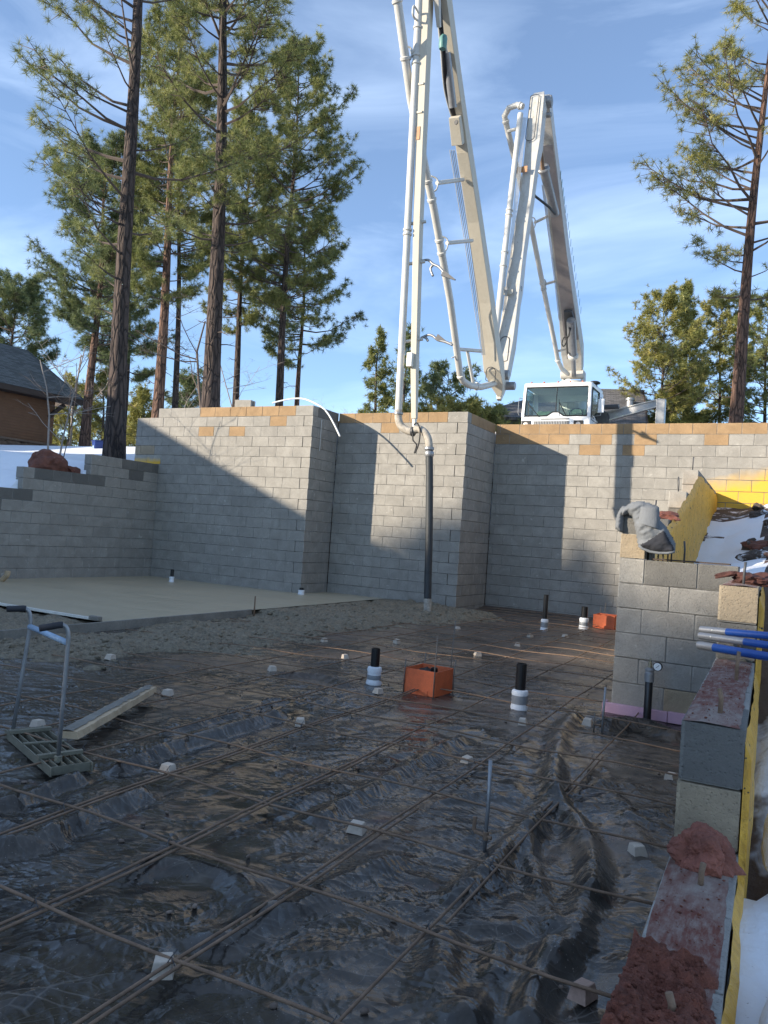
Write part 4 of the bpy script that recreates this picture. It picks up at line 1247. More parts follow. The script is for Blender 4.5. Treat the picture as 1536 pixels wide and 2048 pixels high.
# loose red dirt at the foot of the picture
def dirt():
    xs = np.linspace(-0.30, -0.095, 44); ys = np.linspace(1.25, 1.98, 110)
    X, Y = np.meshgrid(xs, ys)
    f = fbm(X * 9, Y * 9, 3, 4) + 0.45 * np.clip((1.74 - Y) / 0.3, 0, 1) - 0.9 * np.clip((X + 0.16) / 0.1, 0, 1) * np.clip((Y - 1.3) / 0.3, 0, 1) - 0.2
    Z = 0.370 + np.clip(f, -0.1, 0.6) * 0.085 + 0.045 * (fbm(X * 42, Y * 42, 5, 3) - 0.25) * (f > 0)
    V = np.stack([X + (s_in(Y) + 0.297), Y, Z], -1).reshape(-1, 3)
    F = grid_faces(len(xs), len(ys))
    F = F[V[:, 2][F].max(1) > 0.3755]
    o = np_mesh('dirt_pile', V, F, 'red_dirt', smooth=False)
    tag(o, 'crumbly red dirt heaped on the low stem wall at the bottom', 'dirt')
    rn = np.random.RandomState(2)
    ii = rn.randint(0, len(F), 900)
    P = V[F[ii]].mean(1)
    o2 = crumbs('dirt_crumbs', P, 0.0022 + 0.006 * rn.rand(len(P)) ** 2, 'red_dirt', 6, o, 0.8); o2['kind'] = 'stuff'
    y = rn.uniform(1.3, 4.6, 420); x = s_in(y) + rn.uniform(0.01, 0.18, 420); z = np.where(y < 2.83, 0.379, 0.787)
    o3 = crumbs('soil_crumbs', np.stack([x, y, z], -1), 0.0012 + 0.0035 * rn.rand(420) ** 3, 'red_dirt', 7, None, 0.7)
    tag(o3, 'scattered red soil crumbs on top of the stem wall', 'soil crumbs', kind='stuff')
    y = rn.uniform(1.4, 13.5, 1500); x = rn.uniform(-4.4, -0.5, 1500)
    k = inside(x, y)
    o4 = crumbs('soil_crumbs', np.stack([x, y, 0.008 + 0 * x], -1)[k], (0.0025 + 0.010 * rn.rand(1500) ** 4)[k], 'crumb_pale', 9, None, 0.7)
    tag(o4, 'small crumbs of soil and mortar scattered over the black plastic', 'soil crumbs', kind='stuff')
dirt()
# blue float handles
for i, (pa, pb, r, grey, lab) in enumerate((((1402, 1259), (1540, 1272), 0.0195, 0.34, 'uppermost blue float pole with a grey end on the stem wall'),
                                            ((1400, 1271), (1540, 1291), 0.0195, 0.52, 'middle blue float pole with a long grey end on the stem wall'),
                                            ((1398, 1290), (1540, 1314), 0.022, 0.0, 'lowest blue float pole with a white scuffed end on the stem wall'))):
    a = Vector(at_y(*pa, 4.55 - 0.03 * i)); b = Vector(at_y(*pb, 4.35 - 0.06 * i))
    b = b + (b - a) * 1.6
    t = thing('float_pole', lab, 'pole', tuple(a), 'blue float poles')
    d = b - a
    g = d * 0.17 * (0.9 + 0.6 * (i == 1))
    if grey: MB().tube([(0, 0, 0), g], r * 0.98, 14).build('pole_end', 'galvanised', t, smooth='auto')
    else:
        MB().tube([(0, 0, 0), d * 0.09], r * 1.0, 14).build('pole_end', 'galvanised', t, smooth='auto'); g = d * 0.0905
    MB().tube([g * 1.0, d], r, 14).build('pole_tube', 'blue_paint', t, smooth='auto')
    if grey: MB().lathe(tuple(d.normalized() * 0.07 + Vector((0, -r, 0.004))), [(0.005, 0), (0.005, -0.004), (0.002, -0.006)], 8, axis=(0, 1, 0)).build('button', 'aluminium', t)

# ------------------------------------------------------------------ hoodie draped over the block ends
def inflate(poly, thick, res, seed, fold=0.35, both=True):
    """puffy cloth panel from an outline in its own plane (x, z); returns verts and quads"""
    P = np.array(poly); lo, hi = P.min(0), P.max(0)
    xs = np.arange(lo[0] - res, hi[0] + 2 * res, res); zs = np.arange(lo[1] - res, hi[1] + 2 * res, res)
    X, Zg = np.meshgrid(xs, zs)
    ins = np.zeros(X.shape, bool)
    n = len(P)
    for i in range(n):
        (ax, az), (bx, bz) = P[i], P[(i + 1) % n]
        c = ((az > Zg) != (bz > Zg)) & (X < (bx - ax) * (Zg - az) / (bz - az + 1e-12) + ax)
        ins ^= c
    d = seg_dist(X, Zg, [tuple(q) for q in P] + [tuple(P[0])])
    d = np.where(ins, d, 0)
    t = np.clip(d / (thick * 1.3), 0, 1)
    puff = thick * np.sqrt(np.clip(1 - (1 - t) ** 2, 0, 1))
    f = fbm(X * 9 + Zg * 5, (Zg - X * 0.6) * 16, seed, 3) - 0.5
    front = -puff * (1 + fold * 2 * f) - 0.004
    back = 0.4 * puff + 0.004
    idx = np.arange(X.size).reshape(X.shape)
    keep = ins[:-1, :-1] | ins[1:, :-1] | ins[:-1, 1:] | ins[1:, 1:]
    q = np.stack([idx[:-1, :-1], idx[:-1, 1:], idx[1:, 1:], idx[1:, :-1]], -1)[keep]
    V = np.concatenate([np.stack([X, front, Zg], -1).reshape(-1, 3), np.stack([X, back, Zg], -1).reshape(-1, 3)])
    F = np.concatenate([q, q[:, ::-1] + X.size])
    # close the rim
    from collections import Counter
    e = Counter()
    for a in q:
        for i in range(4): e[(a[i], a[(i + 1) % 4])] += 1
    rim = [k for k in e if (k[1], k[0]) not in e]
    F = np.concatenate([F, np.array([(b, a, a + X.size, b + X.size) for a, b in rim])])
    return V, F
def hoodie():
    s = 4.571
    def W2(q, Y): 
        p = at_y(1200 + q[0] / s, 960 + q[1] / s, Y); return (p[0], p[2])
    root = thing('hoodie', 'grey hooded sweatshirt draped over the block ends on the cross wall', 'hoodie', (0, 0, 0))
    Yf = 6.575
    body = [(212, 262), (300, 205), (372, 196), (445, 215), (530, 250), (545, 372), (605, 440), (650, 520), (688, 585), (684, 655), (600, 668), (520, 662), (455, 640), (372, 612), (352, 590), (338, 500), (318, 400), (298, 328), (255, 300), (214, 322), (200, 300)]
    V, F = inflate([W2(q, Yf) for q in body], 0.075, 0.008, 4, 0.55); V[:, 1] += Yf
    np_mesh('body', V, F, 'hoodie', root, smooth=True)
    lob = [(140, 440), (148, 360), (175, 290), (205, 245), (245, 240), (262, 300), (215, 320), (208, 400), (206, 478), (180, 470)]
    V, F = inflate([W2(q, Yf + 0.03) for q in lob], 0.05, 0.007, 9, 0.5); V[:, 1] += Yf + 0.03
    np_mesh('hood', V, F, 'hoodie', root, smooth=True)
    # sleeve: a tapering tube with an open cuff
    a = Vector(at_y(1200 + 455 / s, 960 + 250 / s, Yf - 0.05)); b = Vector(at_y(1200 + 442 / s, 960 + 418 / s, Yf - 0.075))
    m = MB(); seg = 20; n = 8; vs = []; fs = []
    for i in range(n + 1):
        t = i / n
        c = a.lerp(b, t)
        for k in range(seg):
            an = 2 * math.pi * k / seg
            w = (0.072 + 0.004 * t) * (1 + 0.05 * math.sin(an * 5 + t * 6))
            vs.append(c + Vector((math.cos(an) * w, math.sin(an) * 0.038, -0.02 * math.cos(an) * t)))
    for i in range(n):
        for k in range(seg): fs.append((i * seg + k, i * seg + (k + 1) % seg, (i + 1) * seg + (k + 1) % seg, (i + 1) * seg + k))
    fs.append(tuple(range(seg)))
    sl = m.add(vs, fs).build('sleeve', 'hoodie', root, smooth=True)
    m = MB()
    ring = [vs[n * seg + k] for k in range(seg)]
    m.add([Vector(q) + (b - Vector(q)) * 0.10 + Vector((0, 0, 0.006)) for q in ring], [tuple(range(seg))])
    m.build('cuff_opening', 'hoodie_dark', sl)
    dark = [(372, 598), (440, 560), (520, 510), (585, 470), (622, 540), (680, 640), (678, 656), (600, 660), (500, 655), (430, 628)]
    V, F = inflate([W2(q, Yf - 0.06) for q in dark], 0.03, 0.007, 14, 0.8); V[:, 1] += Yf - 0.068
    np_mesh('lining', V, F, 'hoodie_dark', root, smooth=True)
    hem = [W2(q, Yf - 0.08) for q in ((356, 598), (390, 628), (460, 655), (540, 668), (620, 668), (682, 656))]
    MB().tube([(x, Yf - 0.085, z) for x, z in hem], 0.011, 8).build('hem', 'hoodie', root, smooth=True)
hoodie()

# ------------------------------------------------------------------ white hose on the wall, loose block, boulder
pts = [(545, 806), (565, 801), (590, 797), (612, 799), (640, 812), (655, 826), (668, 848), (680, 873)]
P = [tuple(at_y(x, y, Y1 + 0.25 - 0.5 * max(0, (x - 627)) / 53.0 + (0.4 if x < 600 else 0.15))) for x, y in pts]
def spline(P, n=6):
    P = [Vector(q) for q in P]; out = []
    for i in range(len(P) - 1):
        p0, p1, p2, p3 = P[max(i - 1, 0)], P[i], P[i + 1], P[min(i + 2, len(P) - 1)]
        for k in range(n):
            t = k / n
            out.append(0.5 * ((2 * p1) + (p2 - p0) * t + (2 * p0 - 5 * p1 + 4 * p2 - p3) * t * t + (3 * p1 - p0 - 3 * p2 + p3) * t ** 3))
    return out + [P[-1]]
tag(MB().tube(spline(P), 0.017, 8).build('white_hose', 'white_pvc', smooth=True), 'white plastic hose curving over the corner of the back wall', 'hose')
pts = [(644, 840), (648, 862), (650, 876), (646, 890), (642, 902)]
P = [tuple(at_y(x, y, 12.75)) for x, y in pts]
P = [(X1 + 0.02, q[1], q[2]) for q in P]
tag(MB().tube(spline(P), 0.006, 6).build('wire', 'white_pvc', smooth=True), 'thin pale wire hanging on the return wall under the white hose', 'wire')
q = at_y(505, 812, Y1 + 0.6)
b_ = thing('loose_block', 'single grey block set on top of the left back wall', 'block', (q[0], Y1 + 0.35, ZT), None, R(8))
MB().box((-0.19, -0.095, 0.0), (0.19, 0.095, 0.19)).build('block_shell', 'block_grey', b_, bevel=0.005)
MB().box((-0.198, -0.02, 0.01), (0.198, 0.02, 0.17)).build('end_web', 'block_damp', b_, bevel=0.004)
bl = rock('boulder', 'rust_rock', (0.33, 0.38, 0.31), 6.6, 4, 0.3, None, (-12.75, 10.04, 2.03), True, 0.06)
tag(bl, 'round red boulder on the snow behind the left stepped wall', 'boulder')
bl = rock('stone', 'rust_rock', (0.13, 0.2, 0.12), 1.6, 3, 0.4, None, (-12.62, 10.48, 2.05))
tag(bl, 'small red stone beside the round boulder', 'stone')
# plywood scrap at the left end of the slab
bs = MB().tube(spline([tuple(at_y(x, y, 8.6)) for x, y in ((-6, 1168), (6, 1158), (14, 1150), (16, 1142))]), 0.045, 8).build('root_scrap', 'lumber', smooth=True)
tag(bs, 'bent brown root scrap against the left wall at the picture edge', 'root')
# dark puddle of snow lumps outside the stem wall
for i, (x, y, z, s_, lab) in enumerate(((-0.005, 3.0, 0.30, (0.06, 0.16, 0.14), 'dirty snow lump hanging beside the yellow coating near the red rock'), (0.03, 1.75, 0.0, (0.075, 0.62, 0.24), 'long dirty snow bank beside the low stem wall at the bottom'))):
    o = rock('snow_lump', 'snow', s_, 3.3 + i, 4, 0.2, None, (x, y, z))
    tag(o, lab, 'snow')

# ================================================================== concrete pump truck
def V3(a): return Vector((float(a[0]), float(a[1]), float(a[2])))
TY = 26.2
xl, xr = at_y(1041, 850, TY)[0], at_y(1179, 850, TY)[0]
TX = (xl + xr) / 2
TG = 3.98                                             # ground under the truck
truck = thing('concrete_pump_truck', 'white concrete pump truck with its folded boom raised behind the block wall', 'pump truck', (TX, TY, TG))
T0 = Vector((TX, TY, TG))
def lw(p): return V3(p) - T0                           # world to truck coordinates
zw = lambda y, x=1110, Y=TY: at_y(x, y, Y)[2] - TG     # local height of a measured row
hw = (xr - xl) / 2
zr, zt_, zb = zw(766), zw(773), zw(831)
CABD = 1.75
cab = MB().box((-hw, 0.02, 0.75), (hw, CABD, zb - 0.02)).build('cab_body', 'cab_white', truck, bevel=0.06)
MB().box((-hw + 0.02, 0.10, zt_ + 0.01), (hw - 0.02, CABD, zr + 0.04)).build('roof', 'cab_white', truck, bevel=0.05)
for sx in (-1, 1):
    MB().beam((sx * (hw - 0.055), 0.06, zb - 0.06), (sx * (hw - 0.075), 0.14, zt_ + 0.04), 0.10, 0.09, 0.12, 0.12, (1, 0, 0)).build('pillar', 'cab_white', truck, bevel=0.015)
    MB().box((sx * hw - 0.05 if sx > 0 else -hw, CABD - 0.55, zb - 0.04), (hw if sx > 0 else -hw + 0.05, CABD, zt_ + 0.02)).build('side_panel', 'cab_white', truck, bevel=0.01)
    m = MB().box((sx * (hw - 0.035) - 0.006, 0.17, zb + 0.04), (sx * (hw - 0.035) + 0.006, CABD - 0.56, zt_ - 0.02))
    m.build('side_window', 'cab_glass', truck)
    m = MB()
    xx = sx * (hw - 0.012)
    pts = [(xx, 0.16, zb - 0.12), (xx, 0.20, zt_ - 0.03), (xx, CABD - 0.56, zt_ - 0.03), (xx, CABD - 0.56, zb - 0.12), (xx, 0.16, zb - 0.12)]
    m.tube(pts, 0.022, 6).build('window_seal', 'black_rubber', truck)
MB().box((-hw + 0.03, CABD - 0.06, zb - 0.04), (hw - 0.03, CABD - 0.01, zb + 0.2)).build('back_panel', 'cab_white', truck)
MB().box((-hw + 0.03, CABD - 0.06, zt_ - 0.22), (hw - 0.03, CABD - 0.01, zt_ + 0.02)).build('back_panel', 'cab_white', truck)
MB().box((-hw + 0.06, 0.3, zb - 0.30), (hw - 0.06, CABD - 0.1, zb - 0.24)).build('cab_floor', 'dark_metal', truck)
# windshield in two panes with seal, wipers
wt_, wb_ = 0.115, 0.055
zw0, zw1 = zb + 0.0, zt_ - 0.0
for sx in (-1, 1):
    a, b = (-hw + 0.12, -0.012) if sx < 0 else (0.012, hw - 0.12)
    ws = MB().add([(a, wb_, zw0), (b, wb_, zw0), (b, wt_, zw1), (a, wt_, zw1), (a, wb_ + .008, zw0), (b, wb_ + .008, zw0), (b, wt_ + .008, zw1), (a, wt_ + .008, zw1)],
                  [(0, 1, 2, 3), (7, 6, 5, 4), (0, 4, 5, 1), (1, 5, 6, 2), (2, 6, 7, 3), (3, 7, 4, 0)]).build('windshield', 'cab_glass', truck)
cy0, cy1 = wb_ - 0.008, wt_ - 0.008
ring = [(-hw + 0.16, cy0, zw0), (-0.30, cy0, zw0), (-0.10, cy0 + .004, zw0 + 0.13), (0.10, cy0 + .004, zw0 + 0.13), (0.30, cy0, zw0), (hw - 0.16, cy0, zw0), (hw - 0.11, cy0 + .002, zw0 + 0.05), (hw - 0.11, cy1, zw1 - 0.06), (hw - 0.16, cy1, zw1),
        (-hw + 0.16, cy1, zw1), (-hw + 0.11, cy1, zw1 - 0.06), (-hw + 0.11, cy0 + .002, zw0 + 0.05), (-hw + 0.16, cy0, zw0)]
MB().tube(ring, 0.024, 6).build('windshield_seal', 'black_rubber', truck)
MB().tube([(0, cy0, zw0 + 0.12), (0, cy1, zw1)], 0.014, 6).build('centre_bar', 'black_rubber', truck)
MB().prism([(-0.28, 0.04, zw0 - 0.03), (0.28, 0.04, zw0 - 0.03), (0.09, 0.05, zw0 + 0.115), (-0.09, 0.05, zw0 + 0.115)], (0, 0.03, 0)).build('cowl_peak', 'cab_white', truck)
for (a, b) in (((-0.55, zw0 - 0.05), (-0.98, zw0 + 0.42)), ((0.40, zw0 - 0.03), (0.12, zw0 + 0.45))):
    w_ = MB().tube([(a[0], 0.005, a[1]), (b[0], 0.035, b[1])], 0.016, 6).build('wiper', 'black_rubber', truck)
    MB().tube([(b[0] + 0.02, 0.03, b[1] - 0.5), (b[0] - 0.02, 0.05, b[1] + 0.12)], 0.009, 5).build('blade', 'black_rubber', w_)
# front: grille, headlights
for sx in (-1, 1):
    xa, xb = (at_y(1043, 845, TY)[0] - TX, at_y(1061, 845, TY)[0] - TX) if sx < 0 else (at_y(1147, 845, TY)[0] - TX, at_y(1166, 845, TY)[0] - TX)
    hl = MB().box((xa, -0.012, zw(856)), (xb, 0.03, zw(841))).build('headlight', 'black_rubber', truck, bevel=0.01)
    MB().lathe(((xa + xb) / 2, -0.012, zw(848.5)), [(0.085, 0), (0.08, -0.015), (0.05, -0.025)], 18, axis=(0, 1, 0)).build('lens', 'headlight_glass', hl, smooth='auto')
gxa, gxb = at_y(1067, 845, TY)[0] - TX, at_y(1138, 845, TY)[0] - TX
gr = MB().box((gxa, 0.0, zw(856)), (gxb, 0.03, zw(842))).build('grille', 'dark_metal', truck)
for k in range(22):
    x = gxa + (gxb - gxa) * (k + 0.5) / 22
    MB().box((x - 0.012, -0.014, zw(856)), (x + 0.012, -0.001, zw(842.5))).build('grille_bar', 'galvanised', gr)
MB().box((-0.5, -0.008, zw0 - 0.13), (0.5, 0.03, zw0 - 0.10)).build('trim_strip', 'dark_metal', truck)
# interior
st_ = MB().box((0.25, 0.75, zb - 0.24), (0.85, 0.95, zb + 0.35)).build('seat', 'seat_green', truck, bevel=0.05)
MB().box((-0.9, 0.8, zb - 0.24), (-0.25, 0.98, zb + 0.30)).build('seat', 'seat_green', truck, bevel=0.05)
sw = MB()
ringp = [(0.62 + 0.23 * math.cos(t), 0.42 + 0.06 * math.sin(t), zb + 0.12 + 0.20 * math.sin(t)) for t in np.linspace(0, 2 * math.pi, 21)]
sw.tube(ringp, 0.016, 6).tube([(0.40, 0.42, zb + 0.12), (0.84, 0.42, zb + 0.12)], 0.012, 5).tube([(0.62, 0.42, zb + 0.12), (0.62, 0.3, zb - 0.2)], 0.02, 6)
sw.build('steering_wheel', 'black_rubber', truck)
MB().box((-hw + 0.1, 0.10, zb - 0.16), (hw - 0.1, 0.34, zb + 0.0)).build('dashboard', 'dark_metal', truck, bevel=0.03)
# roof fittings
for k in range(5):
    x = (-0.95, -0.5, 0.0, 0.42, 0.85)[k]
    MB().lathe((x, 0.16, zr + 0.045), [(0.035, 0), (0.035, 0.03), (0.02, 0.045)], 10).build('marker_light', 'amber_lens', truck, smooth='auto')
q = lw(at_y(1189, 770, TY + 0.8))
MB().lathe((q.x, 0.8, zr - 0.02), [(0.10, 0), (0.10, 0.10), (0.19, 0.12), (0.20, 0.16), (0.14, 0.20), (0.02, 0.22)], 20).build('air_intake', 'black_rubber', truck, smooth='auto')
MB().prism([(-0.02, 0.5, zr + 0.04), (0.50, 0.5, zr + 0.04), (0.30, 0.5, zr + 0.24), (0.18, 0.5, zr + 0.24)], (0, 0.04, 0)).build('roof_bracket', 'cab_white', truck)
m = MB().tube([(-hw + 0.02, 0.12, zb + 0.62), (-hw - 0.10, 0.02, zb + 0.64), (-hw - 0.12, 0.0, zb + 0.5), (-hw - 0.12, 0.0, zb + 0.1), (-hw - 0.08, 0.02, zb + 0.02)], 0.013, 6)
m.build('mirror_bracket', 'galvanised', truck)
mr = MB().box((hw + 0.16, 0.35, zb + 0.14), (hw + 0.36, 0.42, zb + 0.62)).build('mirror', 'cab_white', truck, bevel=0.02)
MB().tube([(hw - 0.02, 0.2, zb + 0.66), (hw + 0.26, 0.38, zb + 0.66), (hw + 0.26, 0.38, zb + 0.05), (hw, 0.2, zb - 0.02)], 0.014, 6).build('mirror_arm', 'galvanised', mr)
MB().tube([(hw + 0.1, 0.9, zb + 0.42), (hw + 0.75, 0.9, zb + 0.44)], 0.085, 12).build('exhaust', 'dark_metal', truck, smooth='auto')
MB().tube(spline([(hw + 0.0, 0.3, zb + 0.02), (hw + 0.10, 0.2, zb - 0.06), (hw + 0.13, 0.2, zb - 0.2), (hw + 0.04, 0.25, zb - 0.32)]), 0.018, 6).build('hose_loop', 'white_pvc', truck, smooth=True)
# chassis, deck, wheels (mostly hidden by the wall)
MB().box((-0.45, 0.2, 0.62), (0.45, 9.5, 0.95)).build('chassis', 'dark_metal', truck)
MB().box((-1.1, 2.0, 0.98), (1.1, 4.2, 1.75)).build('deck', 'white_paint', truck, bevel=0.03)
MB().box((-1.1, 4.4, 0.98), (1.1, 9.4, 1.5)).build('deck', 'white_paint', truck, bevel=0.03)
for y in (0.9, 6.6, 7.9):
    for sx in (-1, 1):
        wl = MB().lathe((sx * 0.80, y, 0.52), [(0.30, -0.16), (0.50, -0.16), (0.52, -0.08), (0.52, 0.10), (0.50, 0.16), (0.30, 0.16)], 24, axis=(1, 0, 0)).build('wheel', 'black_rubber', truck, smooth='auto')
        MB().lathe((sx * 0.80, y, 0.52), [(0.28, -0.12), (0.28, 0.165), (0.12, 0.17)], 18, axis=(1, 0, 0)).build('rim', 'galvanised', wl, smooth='auto')
# outrigger on the right
OY = TY + 1.3
oa, ob = lw(at_y(1212, 834, OY)), lw(at_y(1322, 805, OY - 0.2))
orr = MB().beam(oa, ob, 0.16, 0.14, 0.34, 0.26, (0, 1, 0)).build('outrigger', 'galvanised', truck)
side_f = Vector((0, -0.085, 0))
up_ = (ob - oa).cross(Vector((0, 1, 0))).normalized()
if up_.z < 0: up_ = -up_
for s_ in (1, -1): MB().beam(oa + side_f + up_ * 0.15 * s_, ob + side_f + up_ * 0.11 * s_, 0.06, 0.06, 0.04, 0.04, (0, 1, 0)).build('flange', 'white_paint', orr)
pa = lw(at_y(1323, 799, OY - 0.2))
MB().box((pa.x - 0.14, pa.y - 0.14, 0.02), (pa.x + 0.14, pa.y + 0.14, pa.z)).build('outrigger_leg', 'galvanised', truck, bevel=0.015)
MB().lathe((pa.x, pa.y, 0.0), [(0.35, 0.0), (0.35, 0.06), (0.1, 0.12)], 18).build('foot_pad', 'dark_metal', truck)
qa = lw(at_y(1204, 838, OY))
MB().lathe((qa.x, qa.y - 0.2, qa.z), [(0.26, 0), (0.28, 0.05), (0.28, 0.35), (0.2, 0.4)], 16, axis=(0, 1, 0)).build('outrigger_drum', 'dark_metal', truck, smooth='auto')

# ------------------------------------------------------------------ boom
NS = Vector((0.994, 0.11, 0))                       # across the boom's plane
def loft(st, side=NS):
    """box beam through stations (point, width, depth)"""
    m = MB(); vs = []
    n = len(st)
    P = [V3(s[0]) for s in st]
    for i in range(n):
        d = (P[min(i + 1, n - 1)] - P[max(i - 1, 0)]).normalized()
        sd = (side - d * side.dot(d)).normalized()
        up = sd.cross(d)
        for a, b in ((-1, -1), (1, -1), (1, 1), (-1, 1)):
            vs.append(P[i] - T0 + sd * (a * st[i][1] / 2) + up * (b * st[i][2] / 2))
    fs = [(i * 4 + j, i * 4 + (j + 1) % 4, (i + 1) * 4 + (j + 1) % 4, (i + 1) * 4 + j) for i in range(n - 1) for j in range(4)]
    fs += [(0, 3, 2, 1), (n * 4 - 4, n * 4 - 3, n * 4 - 2, n * 4 - 1)]
    return m.add(vs, fs)
def D3(x, y, D): return at_d(x, y, D)
def tube_w(pts, r, seg=10): return MB().tube([lw(p) for p in pts], r, seg)
def ring_at(p, d, r, h, nm, mat, par):
    d = V3(d).normalized()
    c = lw(p)
    return MB().lathe(tuple(c - d * h / 2), [(r * 0.98, 0), (r * 1.0, 0), (r * 1.25, h * 0.2), (r * 1.25, h * 0.8), (r, h)], 14, axis=tuple(d)).build(nm, mat, par, smooth='auto')
def pipe_run(pts, r, clamps, par, mat='white_pipe'):
    o = tube_w(pts, r, 14).build('delivery_pipe', mat, par, smooth='auto')
    P = [V3(p) for p in pts]
    for (i, t) in clamps:
        p = P[i].lerp(P[i + 1], t); d = P[i + 1] - P[i]
        ring_at(p, d, r, r * 0.9, 'clamp', 'white_pipe', o)
    return o
# section 1 (from the pedestal up)
s1 = loft([(D3(1149, 742, 29.2), .60, .55), (D3(1145, 700, 28.6), .74, .62), (D3(1136, 610, 27.0), .56, .60), (D3(1122, 500, 25.2), .46, .55), (D3(1106, 360, 23.2), .40, .48), (D3(1097, 280, 22.3), .36, .40), (D3(1091, 212, 21.6), .30, .42), (D3(1089, 196, 21.4), .26, .30)]).build('boom_section', 'white_paint', truck, bevel=0.012)
loft([(D3(1144, 690, 28.05), .50, .03), (D3(1134.5, 610, 26.55), .44, .03), (D3(1120.5, 500, 24.8), .37, .03), (D3(1104.5, 360, 22.85), .31, .03), (D3(1096, 290, 22.1), .27, .03)]).build('underside_plate', 'boom_grey', s1)  # added plate: shade of the underside painted as a darker grey
# open underside with the lift cylinder
m = MB()
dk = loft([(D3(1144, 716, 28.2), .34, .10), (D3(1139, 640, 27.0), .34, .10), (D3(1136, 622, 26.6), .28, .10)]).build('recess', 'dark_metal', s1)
cyl = tube_w([D3(1142, 640, 26.6), D3(1146, 716, 27.9)], 0.15, 16).build('lift_cylinder', 'galvanised', truck, smooth='auto')
ring_at(D3(1146, 712, 27.8), V3(D3(1146, 716, 27.9)) - V3(D3(1142, 640, 26.6)), 0.15, 0.16, 'gland', 'white_pipe', cyl)
tube_w([D3(1146, 712, 27.8), D3(1148, 752, 28.6)], 0.085, 12).build('rod', 'galvanised', cyl, smooth='auto')
tube_w(spline([D3(1142, 655, 26.4), D3(1130, 690, 26.6), D3(1124, 688, 26.7), D3(1128, 675, 26.6), D3(1138, 672, 26.4), D3(1139, 655, 26.4)]), 0.022, 6).build('hose', 'black_rubber', cyl, smooth=True)
# lettering on the outer side of section 1
let = []
for k in range(17):
    t = 0.08 + 0.82 * k / 17
    y = 300 + (650 - 300) * (1 - t)
    p0 = V3(D3(1099 + (y - 300) * 0.150, y, 22.5 + (y - 300) * 0.0142)); p1 = V3(D3(1099 + (y + 10 - 300) * 0.150, y + 10, 22.5 + (y + 10 - 300) * 0.0142))
    d = (p1 - p0).normalized(); sd = (NS - d * NS.dot(d)).normalized(); up = sd.cross(d)
    w = 0.20 + 0.04 * ((y - 300) / 350)
    c = p0 + sd * (w + 0.012) - T0
    MB().beam(c - up * 0.11 + d * 0.06, c + up * 0.11 - d * 0.06, 0.05, 0.05, 0.006, 0.006, d).build('lettering', 'green_lettering', s1)
# section 2 (down from the first elbow)
s2 = loft([(D3(1079, 194, 21.2), .28, .26), (D3(1077, 205, 21.0), .38, .44), (D3(1069, 290, 20.8), .38, .46), (D3(1062, 335, 20.6), .34, .36), (D3(1054, 400, 20.4), .32, .36), (D3(1037, 510, 20.0), .34, .38), (D3(1029, 578, 19.7), .36, .44), (D3(1025, 605, 19.6), .36, .34),
           (D3(1014, 690, 19.2), .38, .40), (D3(1006, 745, 18.9), .32, .36), (D3(1001, 782, 18.7), .18, .2), (D3(998, 800, 18.6), .10, .1)], ).build('boom_section', 'white_paint', truck, bevel=0.012)
def oblong(yc0, yc1, x0, x1, w, D0, D1, off, par):
    """raised seam of a rounded inspection panel"""
    a, b = V3(D3(x0, yc0, D0)), V3(D3(x1, yc1, D1))
    d = (b - a).normalized(); sd = (NS - d * NS.dot(d)).normalized(); up = d.cross(sd)
    if up.y > 0: up = -up
    pts = []
    for t in np.linspace(0, math.pi, 9): pts.append(b - sd * math.cos(t) * w + d * math.sin(t) * w + up * off)
    for t in np.linspace(0, math.pi, 9): pts.append(a + sd * math.cos(t) * w - d * math.sin(t) * w * 0.3 + up * off)
    pts.append(pts[0])
    MB().tube([p - T0 for p in pts], 0.010, 5).build('panel_seam', 'dark_metal', par)
oblong(204, 285, 1073, 1063, 0.115, 21.0, 20.8, 0.235, s2)
oblong(730, 690, 1009, 1013, 0.11, 19.0, 19.2, 0.205, s2)
for (x, y, D, w, h, mt) in ((1049, 347, 20.55, 0.30, 0.16, 'copper_plate'), (1021, 590, 19.65, 0.26, 0.12, 'cream_paint')):
    c = lw(D3(x, y, D)); MB().box((c.x - w / 2, c.y - 0.235, c.z - h / 2), (c.x + w / 2, c.y - 0.225, c.z + h / 2)).build('plate', mt, s2)
# dark gap and cylinder between sections 1 and 2
cyl2 = tube_w([D3(1087, 336, 21.6), D3(1110, 428, 23.2)], 0.13, 16).build('fold_cylinder', 'galvanised', truck, smooth='auto')
tube_w([D3(1086, 340, 21.6), D3(1081, 298, 21.2)], 0.055, 10).build('rod', 'rebar_rust', cyl2, smooth='auto')
ring_at(D3(1087, 338, 21.65), V3(D3(1110, 428, 23.2)) - V3(D3(1087, 336, 21.6)), 0.135, 0.14, 'gland', 'galvanised', cyl2)
tube_w([D3(1110, 428, 23.0), D3(1098, 414, 22.2), D3(1070, 392, 21.4), D3(1065, 378, 21.0), D3(1066, 365, 20.9), D3(1074, 352, 21.2)], 0.035, 8).build('hose', 'black_rubber', cyl2, smooth=True)
# pivot bosses
for (x, y, D, r) in ((1086, 205, 21.2, 0.16), (1010, 772, 18.8, 0.10), (998, 750, 18.6, 0.12), (1024, 578, 19.7, 0.07), (1084, 232, 21.2, 0.07)):
    c = lw(D3(x, y, D))
    MB().lathe(tuple(c - NS * 0.24), [(r, 0), (r, 0.48), (r * 0.6, 0.5)], 16, axis=tuple(NS)).build('pivot', 'galvanised', truck, smooth='auto')
